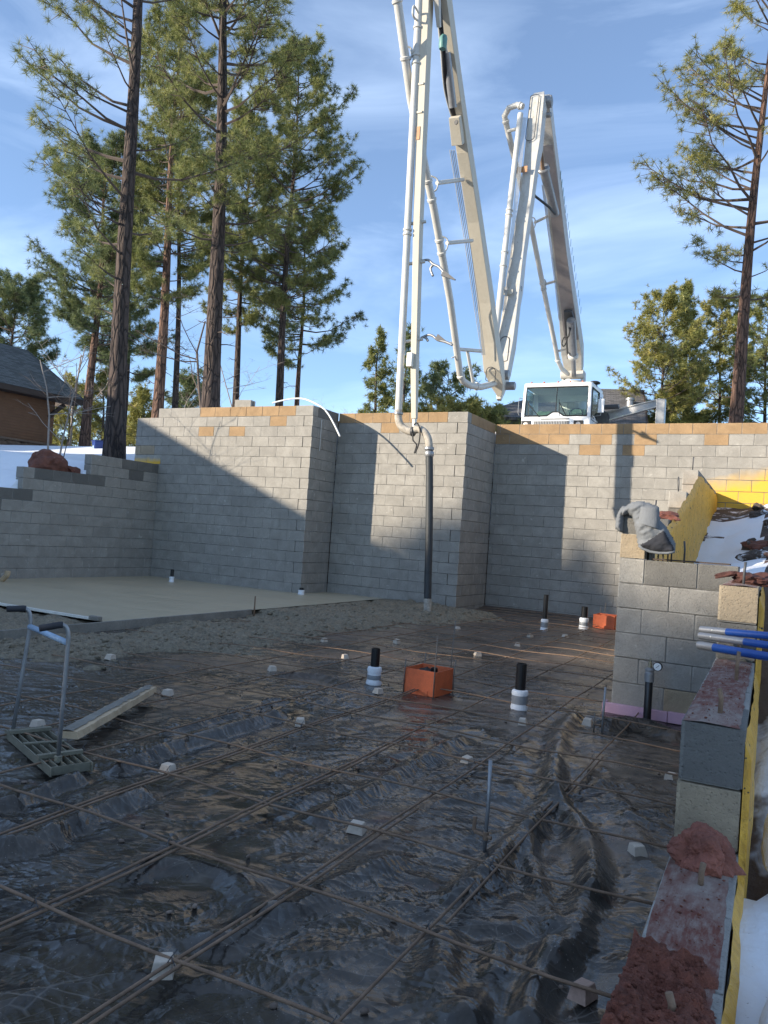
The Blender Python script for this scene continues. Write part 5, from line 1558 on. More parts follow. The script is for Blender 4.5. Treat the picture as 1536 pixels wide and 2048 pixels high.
# section 3 (up again, out of the picture)
s3 = loft([(D3(1000, 792, 18.5), .10, .10), (D3(996, 768, 18.4), .30, .24), (D3(988, 735, 18.2), .40, .42), (D3(981, 680, 17.9), .34, .40), (D3(972, 600, 17.4), .30, .36), (D3(950, 440, 16.4), .26, .32), (D3(929, 300, 15.5), .24, .34), (D3(923, 262, 15.3), .24, .30), (D3(902, 110, 14.4), .22, .30), (D3(886, 0, 13.9), .24, .34), (D3(858, -240, 12.9), .24, .34)]).build('boom_section', 'cream_paint', truck, bevel=0.01)
oblong(755, 738, 985, 986.5, 0.11, 18.3, 18.2, 0.215, s3)
# valve box on section 3
c = lw(D3(914, 264, 15.0))
vb = MB().beam(lw(D3(911, 232, 14.95)), lw(D3(917, 288, 15.25)), 0.21, 0.22, 0.24, 0.24, NS).build('valve_box', 'cream_paint', truck, bevel=0.01)
c = lw(D3(912.5, 244, 14.82)); MB().lathe((c.x, c.y + 0.015, c.z), [(0.045, 0), (0.045, -0.02), (0.03, -0.02)], 16, axis=(0.3, 0.94, 0.1)).build('port', 'black_rubber', vb)
for (xa, xb, r_) in ((907, 882, 0.03), (911, 886, 0.022), (903, 879, 0.02)):
    tube_w(spline([D3(xa, 232, 15.0), D3(xa - 8, 205, 14.8), D3(xb + 10, 178, 14.6), D3(xb + 6, 140, 14.3), D3(xb + 3, 100, 14.1), D3(xb - 2, 50, 13.9), D3(xb - 8, -20, 13.6)]), r_, 6).build('hose', 'black_rubber' if r_ > 0.021 else 'steel_grey', vb, smooth=True)
ring_at(D3(886, 85, 14.0), (0.02, 0, 1), 0.06, 0.24, 'hose_bundle_tape', 'green_lettering', vb)
cyl3 = tube_w([D3(906, 215, 14.7), D3(893, 105, 14.2)], 0.075, 12).build('fold_cylinder', 'galvanised', truck, smooth='auto')
tube_w([D3(893, 105, 14.2), D3(878, 45, 13.9)], 0.03, 8).build('rod', 'steel_grey', cyl3, smooth='auto')
MB().beam(lw(D3(878, 55, 13.8)), lw(D3(872, -40, 13.5)), 0.06, 0.12, 0.10, 0.16, NS).build('link', 'white_paint', truck, bevel=0.008)
# section 4 (hanging straight down)
Y4 = 11.9
def S4(x, y, dy=0.0): return at_y(x, y, Y4 + dy)
s4 = loft([(S4(829, 838), .085, .10), (S4(829.5, 735), .10, .16), (S4(832, 640), .105, .18), (S4(836, 470), .115, .20), (S4(842, 300), .13, .22), (S4(846, 200), .145, .24), (S4(850, 100), .15, .24), (S4(854, 0), .16, .26), (S4(862, -230, 0.3), .18, .28)]).build('boom_section', 'cream_paint', truck, bevel=0.006)
for (x, y) in ((845, 176), (842, 232)):
    c = lw(S4(x, y)); MB().box((c.x - 0.082, c.y - 0.135, c.z - 0.02), (c.x + 0.082, c.y + 0.13, c.z + 0.02)).build('collar', 'cream_paint', s4, bevel=0.008)
c = lw(S4(826, 725)); MB().box((c.x - 0.05, c.y - 0.16, c.z - 0.10), (c.x + 0.05, c.y - 0.06, c.z + 0.14)).build('bracket_box', 'aluminium', s4, bevel=0.01)
c = lw(S4(842, 270)); MB().box((c.x - 0.03, c.y - 0.122, c.z - 0.14), (c.x + 0.035, c.y - 0.114, c.z + 0.09)).build('rust_patch', 'copper_plate', s4)
tube_w([S4(829, 838), S4(829, 862)], 0.04, 10).build('tip_rod', 'aluminium', s4, smooth='auto')
for (y, x) in ((445, 838), (525, 836), (680, 832)):
    a, b = S4(x - 26, y + 4, -0.1), S4(x + 14, y - 2, 0.05)
    tube_w([a, b], 0.028, 10).build('pipe_bracket', 'white_pipe', s4, smooth='auto')
# hooks that hold the hose when folded
for (pts) in ([(842, 522), (856, 520), (866, 528), (878, 534), (888, 545)], [(866, 530), (861, 538), (866, 552)], [(842, 676), (856, 670), (866, 672), (876, 680), (892, 684), (905, 690)], [(846, 674), (852, 676), (856, 682)]):
    tube_w(spline([S4(x, y, 0.08) for x, y in pts]), 0.022, 8).build('hose_hook', 'galvanised', s4, smooth=True)
for (x, y) in ((896, 552), (884, 680)):
    c = lw(S4(x, y, 0.08)); MB().beam(c + Vector((-0.10, 0, 0.06)), c + Vector((0.14, 0, -0.08)), 0.05, 0.03, 0.10, 0.02, (0, 1, 0)).build('hook_plate', 'dark_metal', s4)

# delivery pipes
p4 = pipe_run([S4(842, -60, -0.12), S4(838, 0, -0.12), S4(830, 160, -0.12), S4(815, 460, -0.12), S4(806, 640, -0.12), S4(797, 820, -0.12)], 0.0625, [(1, 0.35), (1, 0.70), (1, 0.80), (3, 0.0), (3, 0.05)], truck, 'white_pipe')
tube_w(spline([S4(838, 28, -0.15), S4(828, 12, -0.3), S4(826, 30, -0.3), S4(835, 42, -0.15)]), 0.02, 6).build('grab_ring', 'white_pipe', p4, smooth=True)
p3 = pipe_run([D3(780, -60, 13.0), D3(796, 10, 13.2), D3(822, 200, 13.9), D3(868, 420, 15.1), D3(900, 600, 16.2), D3(920, 748, 17.2)] + [D3(*q) for q in ((926, 762, 17.3), (940, 771, 17.5), (962, 774, 17.8), (978, 770, 18.1), (990, 766, 18.3))], 0.075, [(0, 0.9), (1, 0.55), (2, 0.72), (2, 0.9), (3, 0.32), (3, 0.46), (5, 0.3), (7, 0.6)], truck)
for (xa, ya, Da, xb, yb, Db) in ((874, 366, 15.0, 926, 359, 15.7), (894, 486, 15.7, 944, 481, 16.4), (912, 698, 16.9, 962, 702, 17.6), (822, 105, 13.6, 836, 100, 13.6)):
    o = tube_w([D3(xa, ya, Da), D3(xb, yb, Db)], 0.042, 10).build('pipe_bracket', 'white_pipe', truck, smooth='auto')
    tube_w(spline([D3(xa - 12, ya - 14, Da), D3(xa - 1, ya - 9, Da), D3(xa + 2, ya, Da), D3(xa - 1, ya + 13, Da), D3(xa - 9, ya + 18, Da)]), 0.016, 6).build('bow', 'steel_grey', o, smooth=True)
tube_w([D3(935, 704, 17.2), D3(947, 768, 17.6)], 0.04, 8).build('pipe_brace', 'white_pipe', truck, smooth='auto')
p2 = pipe_run([D3(1041, 228, 20.7), D3(1034, 290, 20.5), D3(1021, 400, 20.1), D3(1008, 520, 19.6), D3(994, 650, 19.1), D3(986, 735, 18.8)], 0.075, [(2, 0.18), (2, 0.26), (2, 0.88), (3, 0.1)], truck)
p1 = pipe_run([D3(1046, 213, 20.8), D3(1034, 210, 20.9), D3(1018, 216, 21.0), D3(1009, 232, 21.2), D3(1012, 246, 21.3), D3(1032, 330, 22.2), D3(1062, 450, 23.8), D3(1086, 572, 25.4), D3(1110, 690, 27.0), D3(1116, 722, 27.4), D3(1124, 738, 27.8), D3(1136, 748, 28.6)], 0.08, [(0, 0.5), (3, 0.8), (5, 0.82), (6, 0.95), (7, 0.05), (8, 0.95)], truck)
for (xa, ya, Da, xb, yb, Db) in ((1070, 445, 24.0, 1096, 432, 24.6), (1091, 568, 25.4, 1112, 562, 26.2), (1116, 702, 27.2, 1130, 699, 27.8), (1017, 262, 21.4, 1040, 256, 20.9)):
    o = tube_w([D3(xa, ya, Da), D3(xb, yb, Db)], 0.045, 10).build('pipe_bracket', 'white_pipe', truck, smooth='auto')
    if ya > 300 and ya < 650: tube_w(spline([D3(xa - 10, ya - 9, Da), D3(xa - 2, ya - 9, Da), D3(xa + 1, ya, Da), D3(xa - 2, ya + 11, Da), D3(xa - 8, ya + 12, Da)]), 0.018, 6).build('bow', 'steel_grey', o, smooth=True)
# thin hydraulic lines along the sections
for k in range(4):
    tube_w([D3(909 - 3.2 * k, 300, 15.2), D3(939 - 3.4 * k, 480, 16.3), D3(959 - 3.2 * k, 620, 17.3), D3(970 - 2.2 * k, 710, 17.8)], 0.008, 5).build('hydraulic_line', 'steel_grey', s3)
    tube_w([D3(1047 + 2.0 * k, 235, 20.7), D3(1037 + 2.0 * k, 330, 20.3), D3(1024 + 2.0 * k, 450, 19.9), D3(1014 + 2.0 * k, 530, 19.6), D3(1004 + 2.0 * k, 620, 19.2)], 0.008, 5).build('hydraulic_line', 'steel_grey', s2)
    if k < 3: tube_w([D3(1084 + 2 * k, 370, 22.6), D3(1097 + 2 * k, 470, 24.2), D3(1109 + 2 * k, 560, 25.4), D3(1118 + 2 * k, 640, 26.6)], 0.012, 5).build('hydraulic_line', 'steel_grey', s1)
# pedestal
c = lw(D3(1147, 760, 29.0))
MB().lathe((c.x, c.y, 1.6), [(0.75, 0), (0.75, 0.3), (0.55, 0.5), (0.5, c.z - 1.6 - 0.1)], 20).build('pedestal', 'white_paint', truck, smooth='auto')
MB().lathe(tuple(c - NS * 0.42 + Vector((0, -0.2, 0.15))), [(0.14, 0), (0.16, 0.02), (0.16, 0.82), (0.14, 0.84)], 18, axis=tuple(NS)).build('slewing_pin', 'white_paint', truck, smooth='auto')
for sx in (-0.36, 0.32):
    MB().prism([tuple(c + NS * sx + Vector((0, y, z))) for y, z in ((-0.35, -0.5), (0.35, -0.5), (0.25, 0.3), (-0.15, 0.35))], tuple(NS * 0.06)).build('pedestal_ear', 'white_paint', truck, bevel=0.01)
q = lw(D3(1167, 746, 28.9)); MB().lathe((q.x, q.y, q.z), [(0.02, -0.08), (0.07, -0.03), (0.07, 0.03), (0.02, 0.08)], 12).build('work_light', 'white_pvc', truck, smooth='auto')

# end elbows, hose
el = tube_w(spline([S4(797, 820, -0.12), S4(797, 838, -0.12), S4(802, 852, -0.12), S4(814, 861, -0.12), S4(826, 864, -0.12)]), 0.066, 14).build('end_elbow', 'pipe_splashed', truck, smooth='auto')
ring_at(S4(797, 827, -0.12), (0, 0, 1), 0.066, 0.05, 'clamp', 'galvanised', el)
ring_at(S4(826, 863, -0.12), (1, 0, -0.05), 0.068, 0.06, 'clamp', 'dark_metal', el)
el2 = tube_w(spline([S4(826, 862, -0.12), S4(838, 858, -0.12), S4(850, 866, -0.12), S4(857, 880, -0.12), S4(858.5, 897, -0.12)]), 0.064, 14).build('end_elbow', 'pipe_splashed', truck, smooth='auto')
ring_at(S4(858.5, 897, -0.12), (0, 0, 1), 0.068, 0.06, 'clamp', 'galvanised', el2)
tube_w(spline([S4(828, 850, -0.2), S4(834, 846, -0.2), S4(840, 860, -0.2), S4(838, 885, -0.2), S4(832, 902, -0.2), S4(829, 905, -0.2), S4(833, 890, -0.2), S4(826, 880, -0.2), S4(826, 866, -0.2)]), 0.012, 6).build('safety_chain', 'black_rubber', truck, smooth=True)
YH = Y4 - 0.10
base = at_z(855, 1224, 0.11)
hp = [at_y(858.5, 898, Y4 - 0.12), at_y(859, 960, Y4 - 0.11), at_y(858, 1080, YH), at_y(856, 1160, YH - 0.02)]
hp = spline([tuple(q) for q in hp] + [(base[0], base[1], 0.10)], 8)
rr = [0.062] * len(hp)
hose = MB().tube([lw(q) for q in hp], 0.062, 18).build('end_hose', 'hose_rubber', truck, smooth='auto')
ring_at(at_y(858.5, 908, Y4 - 0.12), (0, 0, 1), 0.064, 0.10, 'hose_cuff', 'galvanised', hose)
d0 = V3(hp[-1]) - V3(hp[-5]); 
MB().tube([lw(hp[-5]), lw(hp[-1])], 0.0645, 18).build('splashed_tip', 'pipe_splashed', hose, smooth='auto')

# ================================================================== houses
def build_left_house():
    c0, c1 = V3(at_d(0, 764, 28.0)), V3(at_d(166, 800, 31.0))
    zE = (c0.z + c1.z) / 2
    e = Vector((c1.x - c0.x, c1.y - c0.y, 0)).normalized()
    n = Vector((-e.y, e.x, 0))
    if n.y < 0: n = -n
    corner = Vector((c1.x, c1.y, zE))
    b = 4.2
    d = V3(ray(50, 699)); t = ((corner + n * b) - V3(CAM)).dot(n) / d.dot(n)
    Rg = V3(CAM) + d * t                              # ridge end
    h = thing('brown_house', 'brown timber house with grey shingle roof and stone base on the left', 'house', (corner.x, corner.y, 0))
    O = Vector((corner.x, corner.y, 0))
    L = 14.0
    far = corner - e * L
    Rf = Rg - e * (L - 3)
    bc = corner + n * 2 * b                            # back eave corner
    def roof_piece(poly, nm='roof'):
        o = thing(nm, None, None, (0, 0, 0)); bpy.data.objects.remove(o)
        P = [V3(q) for q in poly]
        nn = (P[1] - P[0]).cross(P[2] - P[0]).normalized()
        if nn.z < 0: nn = -nn
        X = (P[1] - P[0]).normalized(); Yv = nn.cross(X)
        M = Matrix((X, Yv, nn)).transposed().to_4x4(); M.translation = P[0]
        Mi = M.inverted()
        m = MB().prism([Mi @ q for q in P], (0, 0, -0.14))
        ob = m.build(nm, 'shingle_grey', h)
        ob.matrix_local = Matrix.Translation(-O) @ M
        return ob
    r1 = roof_piece([corner, far, Rf, Rg])
    r2 = roof_piece([corner + Vector((0, 0, -.002)), Rg, bc])
    MB().beam(corner - O + Vector((0, 0, -0.12)), far - O + Vector((0, 0, -0.12)), 0.05, 0.05, 0.20, 0.20, n).build('fascia', 'trim_dark', h)
    MB().beam(corner - O + Vector((0, 0, -0.12)), bc - O + Vector((0, 0, -0.12)), 0.05, 0.05, 0.20, 0.20, e).build('fascia', 'trim_dark', h)
    MB().beam(corner - O + Vector((0, 0, -0.26)) - e * 0.5 + n * .45, corner - O + Vector((0, 0, -0.85)) - e * 1.0 + n * .7, 0.12, 0.12, 0.14, 0.14, n).build('eave_bracket', 'trim_dark', h)
    MB().prism([q - O for q in (corner - e * 0.1 + n * 0.05 + Vector((0, 0, -.2)), far + n * 0.05 + Vector((0, 0, -.2)), far + n * 0.75 + Vector((0, 0, -.2)), corner - e * 0.1 + n * 0.75 + Vector((0, 0, -.2)))], (0, 0, 0.05)).build('soffit', 'trim_dark', h)
    w0 = corner - e * 0.75 + n * 0.7
    zb = at_d(60, 908, 29)[2] - 0.4
    zs = at_d(60, 880, 29)[2]
    back = w0 + n * (2 * b - 1.4)
    MB().prism([q - O for q in ((w0.x, w0.y, zb), ((w0 - e * (L - 1)).x, (w0 - e * (L - 1)).y, zb), ((back - e * (L - 1)).x, (back - e * (L - 1)).y, zb), (back.x, back.y, zb)) for q in [Vector(q)]], (0, 0, zE - 0.2 - zb)).build('wall', 'siding', h)
    nb = 16
    for i in range(nb):
        z0, z1 = zs + (zE - 0.2 - zs) * i / nb, zs + (zE - 0.2 - zs) * (i + 1) / nb
        a = w0 - O - n * 0.012
        m = MB().add([a + Vector((0, 0, z0)) - n * 0.022 - a.z * Vector((0, 0, 1)), a - e * (L - 1.2) + Vector((0, 0, z0)) - n * 0.022 - a.z * Vector((0, 0, 1)), a - e * (L - 1.2) + Vector((0, 0, z1 - .004)) - a.z * Vector((0, 0, 1)), a + Vector((0, 0, z1 - .004)) - a.z * Vector((0, 0, 1)),
                      a + n * .02 + Vector((0, 0, z0)) - a.z * Vector((0, 0, 1)), a + n * .02 - e * (L - 1.2) + Vector((0, 0, z0)) - a.z * Vector((0, 0, 1)), a + n * .02 - e * (L - 1.2) + Vector((0, 0, z1 - .004)) - a.z * Vector((0, 0, 1)), a + n * .02 + Vector((0, 0, z1 - .004)) - a.z * Vector((0, 0, 1))],
                     [(0, 1, 2, 3), (4, 5, 1, 0), (7, 6, 5, 4), (0, 3, 7, 4), (1, 5, 6, 2), (3, 2, 6, 7)])
        m.build('board', 'siding', h)
    # stone base: fitted stones
    r4 = random.Random(4)
    a = w0 - O - n * 0.05
    MB().prism([Vector((q.x, q.y, zb)) for q in (a + e * .1, a - e * (L - 1), a - e * (L - 1) + n * .3, a + e * .1 + n * .3)], (0, 0, zs - zb - .04)).build('stone_core', 'house_stone', h)
    x = -0.1
    while x < 5.5:
        w = r4.uniform(0.28, 0.55)
        z = zb + 0.1
        while z < zs - 0.08:
            hh = r4.uniform(0.16, 0.34)
            if z + hh > zs - 0.02: hh = zs - 0.02 - z
            c = a - e * (x + w / 2) - n * 0.03
            o = rock('stone', 'house_stone', (w * 0.56, 0.09, hh * 0.58), r4.uniform(0, 9), 2, 0.25, h, (c.x, c.y, z), False)
            o.rotation_euler = (0, 0, math.atan2(e.y, e.x))
            z += hh
        x += w
    MB().beam(Vector((a.x, a.y, zs)) + e * .12 - n * .06, Vector((a.x, a.y, zs)) - e * (L - 1) - n * .06, 0.22, 0.22, 0.08, 0.08, n).build('sill', 'house_stone', h)
build_left_house()

def build_far_house():
    D = 46.0
    Ra, Rb = V3(at_d(1128, 780, D + 1)), V3(at_d(1287, 775, D))
    z = (Ra.z + Rb.z) / 2; Ra.z = z; Rb.z = z
    e = Vector((Rb.x - Ra.x, Rb.y - Ra.y, 0)).normalized(); n = Vector((e.y, -e.x, 0))
    if n.y > 0: n = -n                                  # towards the camera
    O = Vector((Ra.x, Ra.y, 0))
    h = thing('grey_house', 'grey house with a dark gable roof behind the pump truck', 'house', tuple(O))
    dz, run = 2.9, 4.0
    gz_ = ground_z(Ra.x, Ra.y)
    def slab(P, nm, mat='shingle_warm'):
        P = [V3(q) for q in P]
        nn = (P[1] - P[0]).cross(P[2] - P[0]).normalized()
        if nn.z < 0: nn = -nn
        X = (P[1] - P[0]).normalized(); Yv = nn.cross(X)
        M = Matrix((X, Yv, nn)).transposed().to_4x4(); M.translation = P[0]
        ob = MB().prism([M.inverted() @ q for q in P], (0, 0, -0.16)).build(nm, mat, h)
        ob.matrix_local = Matrix.Translation(-O) @ M
    for s_ in (1, -1):
        slab([Ra, Rb, Rb + n * run * s_ - Vector((0, 0, dz)), Ra + n * run * s_ - Vector((0, 0, dz))], 'roof')
    i0, i1 = Ra + e * 0.3, Rb - e * 0.45
    m = MB()
    for p in (i1,):
        m.prism([q - O for q in (p + n * (run - .5) + Vector((0, 0, -dz - 0.0)), p + Vector((0, 0, -0.25)), p - n * (run - .5) + Vector((0, 0, -dz)), Vector((p.x, p.y, gz_)) - n * (run - .5), Vector((p.x, p.y, gz_)) + n * (run - .5))], tuple(-e * 0.2))
    m.build('gable_wall', 'trim_dark', h)
    p, q = i0 + n * (run - 0.6), i1 + n * (run - 0.6)
    MB().prism([Vector((p.x, p.y, gz_)) - O, Vector((q.x, q.y, gz_)) - O, Vector((q.x, q.y, z - dz + .3)) - O, Vector((p.x, p.y, z - dz + .3)) - O], tuple(-n * 0.2)).build('wall', 'grey_siding', h)
    MB().beam(Rb - O + n * 0.1 - Vector((0, 0, .15)), Rb - O + n * run - Vector((0, 0, dz + .1)), 0.08, 0.08, 0.24, 0.24, e).build('barge_board', 'trim_dark', h)
    c = V3(at_d(1260, 808, D - 1.6)) - O
    MB().lathe(tuple(c - Vector((0, 0, .3))), [(0.20, 0), (0.20, 0.5), (0.26, 0.5), (0.26, 0.62), (0.05, 0.7)], 14).build('roof_vent', 'galvanised', h, smooth='auto')
    # lower wing on the left
    La, Lb = V3(at_d(1046, 800, D - 1)), V3(at_d(1125, 800, D - 1)); Lb.z = La.z
    foot = V3(at_d(962, 850, D - 1)); 
    d2 = La.z - foot.z
    slab([La, Lb, Lb + n * 4 - Vector((0, 0, d2)), La + n * 4 - e * 2.6 - Vector((0, 0, d2))], 'roof')
    slab([La, La + n * 4 - e * 2.6 - Vector((0, 0, d2)), La - n * 4 - e * 2.6 - Vector((0, 0, d2))], 'roof')
    p, q = La + n * 3.3 - e * 2.0, Lb + n * 3.3
    MB().prism([Vector((p.x, p.y, gz_)) - O, Vector((q.x, q.y, gz_)) - O, Vector((q.x, q.y, foot.z + .1)) - O, Vector((p.x, p.y, foot.z + .1)) - O], tuple(-n * 0.2)).build('wall', 'grey_siding', h)
build_far_house()

# unseen house added left of the photographer; its ridge is set to shade the pit
def build_shade_house():
    xr_, zr_ = -22.5, 7.52
    y0, y1 = -16.0, 7.5
    g = 2.4
    h = thing('side_house', 'neighbouring brown house beside the building pit, left of the photographer', 'house', (xr_, (y0 + y1) / 2, g))
    L = (y1 - y0) / 2
    for s_ in (-1, 1):
        MB().prism([(0, -L, zr_ - g), (0, L, zr_ - g), (s_ * 4.6, L, zr_ - g - 2.9), (s_ * 4.6, -L, zr_ - g - 2.9)], (0, 0, -0.16)).build('roof', 'shingle_grey', h)
    MB().box((-4.0, -L + 0.5, -0.6), (4.0, L - 0.5, zr_ - g - 2.75)).build('wall', 'siding', h)
    for s_ in (-1, 1):
        yy = s_ * (L - 0.5)
        MB().prism([(-4.0, yy, zr_ - g - 2.75), (4.0, yy, zr_ - g - 2.75), (0, yy, zr_ - g - 0.25)], (0, -0.15 * s_, 0)).build('gable_wall', 'siding', h)
    for yy in (-7, -2, 3, 8):
        w = MB().box((4.0, yy - 0.6, 0.9), (4.03, yy + 0.6, 2.1)).build('window', 'trim_dark', h)
        MB().box((4.031, yy - 0.52, 0.98), (4.036, yy + 0.52, 2.02)).build('pane', 'black_pipe', w)
build_shade_house()

# ================================================================== trees
DENS_N, DENS_T = 1.8, 2.2
def pine(label, base, H, r0, lean, cb, spread, seed, mat='needles_olive', bark='bark_dark', nb=70, tufts=9, nd=12, nlen=0.2, nw=0.012, shape='tall', group=None, droop=0.15, upsweep=0.35, dead=4, top_frac=1.0, oneside=None, curve=0.0):
    rn = np.random.RandomState(seed)
    near = 1.35 if group == 'tall pines behind the left wall' and nb > 55 else 1.0
    nd = int(nd * DENS_N * near); nw = nw * (0.95 if near == 1 else 0.82); tufts = int(tufts * DENS_T); nlen = nlen * 0.98; droop *= 0.45; upsweep = upsweep + 0.08; spread = spread * 0.86
    base = V3(base)
    root = thing('pine_tree', label, 'pine tree', tuple(base), group)
    lx, ly = lean
    def axis(t):
        z = H * t
        w = 0.12 * math.sin(t * 7 + seed) * t
        return Vector((lx * z + w + curve * H * t * t, ly * z + 0.6 * w, z))
    n = 16
    pts = [axis(i / n) for i in range(n + 1)]
    pts[0].z -= 0.4
    rad = [max(0.02, r0 * (1.25 if i == 0 else 1.0) * (1 - 0.93 * (i / n) ** 0.9)) for i in range(n + 1)]
    rad[0] = r0 * 1.28; rad[1] = r0 * 0.97
    MB().tube(pts, rad, 14).build('trunk', bark, root, smooth=True)
    br = MB()
    C_, D_ = [], []
    for k in range(dead):                              # bare stubs below the crown
        t = cb * rn.uniform(0.35, 1.0)
        a = rn.uniform(0, 6.28); P = axis(t); l = rn.uniform(0.3, 0.9) * min(1.0, spread / 2)
        d = Vector((math.cos(a), math.sin(a), rn.uniform(-0.3, 0.25)))
        Q = [P, P + d * l * 0.5 + Vector((0, 0, -0.05)), P + d * l + Vector((0, 0, rn.uniform(-0.25, 0.1)))]
        br.tube(Q, [0.022, 0.014, 0.005], 4, False)
        for j in range(2):
            s = Q[1].lerp(Q[2], rn.uniform(0, 0.8)); br.tube([s, s + d * 0.25 + Vector((rn.uniform(-.2, .2), rn.uniform(-.2, .2), rn.uniform(-.25, .1)))], [0.008, 0.003], 3, False)
    for k in range(nb):
        u = (k + rn.uniform(0, 1)) / nb
        t = cb + (top_frac - cb) * u ** 0.92
        P = axis(min(t, 0.995))
        if shape == 'tall':   prof = min(1.0, 0.45 + 2.6 * u) * (1 - u) ** 0.55 + 0.10
        elif shape == 'round': prof = math.sqrt(max(0.02, 1 - (2 * u - 0.85) ** 2 / 1.4)) * 0.95
        else:                  prof = (1 - u) * 0.95 + 0.08
        l = spread * prof * rn.uniform(0.55, 1.12)
        a = rn.uniform(0, 6.28)
        if oneside is not None and rn.rand() < 0.55: a = oneside + rn.normal() * 0.7
        dh = Vector((math.cos(a), math.sin(a), 0))
        rise = upsweep * (0.4 + 1.3 * u) + rn.normal() * 0.12
        Q = []
        for j in range(5):
            s = j / 4
            Q.append(P + dh * (l * s) + Vector((0, 0, l * (rise * s - droop * 4 * s * (1 - s) + 0.22 * s * s))) + Vector((rn.normal(), rn.normal(), rn.normal())) * 0.03 * l * s)
        rb = max(0.006, min(0.05, 0.014 * l + 0.004)) * (0.7 + 0.5 * r0 / 0.25)
        br.tube(Q, [rb, rb * 0.75, rb * 0.55, rb * 0.35, rb * 0.15], 4, False)
        nt = max(3, int(tufts * (0.35 + 0.65 * l / spread)))
        for j in range(nt):
            s = rn.uniform(0.30, 1.0) ** 0.75 if j else 1.0
            i0 = min(3, int(s * 4)); B = Q[i0].lerp(Q[i0 + 1], s * 4 - i0)
            if j == 0:
                tip = B; d = (Q[4] - Q[3]).normalized()
            else:
                sa = a + rn.choice((-1, 1)) * rn.uniform(0.5, 1.3)
                tl_ = l * rn.uniform(0.12, 0.36) * (1.15 - 0.5 * s)
                d = Vector((math.cos(sa), math.sin(sa), rn.uniform(0.0, 0.7))).normalized()
                tip = B + d * tl_
                br.tube([B, tip], [rb * 0.32, 0.004], 3, False)
            reps = 1 + (rn.rand() < 0.75) + (rn.rand() < 0.4)
            for q in range(reps):
                off = Vector((rn.normal(), rn.normal(), rn.normal())) * 0.085 * q * (nlen / 0.2)
                C_.append(tip - d * (0.12 * q) + off); D_.append((d + Vector((0, 0, 0.45))).normalized())
    br.build('branches', 'twig' if bark != 'bark_grey' else 'twig', root)
    C = np.array([tuple(c) for c in C_]); Dv = np.array([tuple(c) for c in D_])
    N = len(C)
    Cn = np.repeat(C, nd, 0); Dn = np.repeat(Dv, nd, 0)
    rnd = rn.normal(size=Cn.shape); rnd /= np.linalg.norm(rnd, axis=1, keepdims=True)
    dirs = Dn * 0.45 + rnd; dirs /= np.linalg.norm(dirs, axis=1, keepdims=True)
    ln = nlen * rn.uniform(0.65, 1.2, (len(Cn), 1))
    side = np.cross(dirs, rn.normal(size=Cn.shape)); side /= np.linalg.norm(side, axis=1, keepdims=True) + 1e-9
    b0 = Cn + dirs * ln * 0.06
    tip = Cn + dirs * ln + np.array([0, 0, -0.12]) * ln * rn.rand(len(Cn), 1)
    w = nw * rn.uniform(0.7, 1.3, (len(Cn), 1))
    V = np.stack([b0 - side * w * 0.5, tip, b0 + side * w * 0.5], 1).reshape(-1, 3)
    F = np.arange(len(V)).reshape(-1, 3)
    tint = np.repeat(np.clip(rn.normal(0.5, 0.2, N) + rn.normal(0, 0.04), 0, 1), nd) + rn.normal(0, 0.07, N * nd)
    np_mesh('crown', V, F, mat, root, tint=np.clip(tint, 0, 1))
    return root
def tree_at(x, y, D):
    p = at_d(x, y, D); return (p[0], p[1], ground_z(p[0], p[1]))
# lean: the picture's trunks, in metres sideways per metre up
def lean_px(s): 
    # photo slope (px right per px up) minus the camera's roll, as a sideways vector
    k = s - 0.0695
    return (c_r[0] * k, c_r[1] * k)
G = 'tall pines behind the left wall'
pine('tallest dark pine trunk in front with long bare limbs reaching left', tree_at(230, 905, 18.5), 21, 0.235, lean_px(0.036), 0.17, 3.2, 11, 'needles_olive', 'bark_dark', 62, 8, 13, 0.21, 0.0125, 'tall', G, 0.10, 0.45, 6, oneside=R(215))
pine('big dark red pine trunk in the middle of the left group', tree_at(421, 860, 22), 20, 0.275, lean_px(0.030), 0.27, 3.3, 12, 'needles_olive', 'bark_dark', 105, 12, 13, 0.21, 0.014, 'tall', G, 0.14, 0.35, 10)
pine('pine with sunlit reddish trunk between the two big dark pines', tree_at(314, 850, 28), 17.5, 0.225, lean_px(0.055), 0.30, 2.7, 13, 'needles_olive', 'bark_red', 90, 12, 12, 0.22, 0.018, 'tall', G, 0.16, 0.3, 6)
pine('slim pine right behind the big dark red trunk', tree_at(470, 850, 35), 17, 0.19, lean_px(0.050), 0.36, 2.8, 14, 'needles_olive', 'bark_dark', 80, 12, 11, 0.23, 0.022, 'tall', G, 0.15, 0.3, 5)
pine('full crowned pine at the right end of the left group', tree_at(558, 850, 32), 17.6, 0.20, lean_px(0.050), 0.33, 3.4, 15, 'needles_olive', 'bark_dark', 105, 13, 12, 0.23, 0.020, 'tall', G, 0.14, 0.35, 4)
pine('slim pine with pale trunk and low side boughs at the right end of the group', tree_at(596, 850, 36), 12.5, 0.16, lean_px(0.040), 0.38, 3.0, 16, 'needles_blue', 'bark_red', 60, 12, 12, 0.23, 0.022, 'tall', G, 0.22, 0.15, 4)
pine('bushy blue green pine left of the front trunk', tree_at(168, 905, 30), 11.6, 0.21, lean_px(0.075), 0.30, 2.7, 17, 'needles_blue', 'bark_red', 105, 13, 12, 0.22, 0.018, 'round', G, 0.15, 0.3, 6)
pine('thin dark pine hidden behind the front trunk', tree_at(246, 890, 38), 12, 0.17, lean_px(0.045), 0.34, 2.6, 18, 'needles_blue', 'bark_dark', 60, 12, 11, 0.23, 0.023, 'tall', G, 0.22, 0.15, 5)
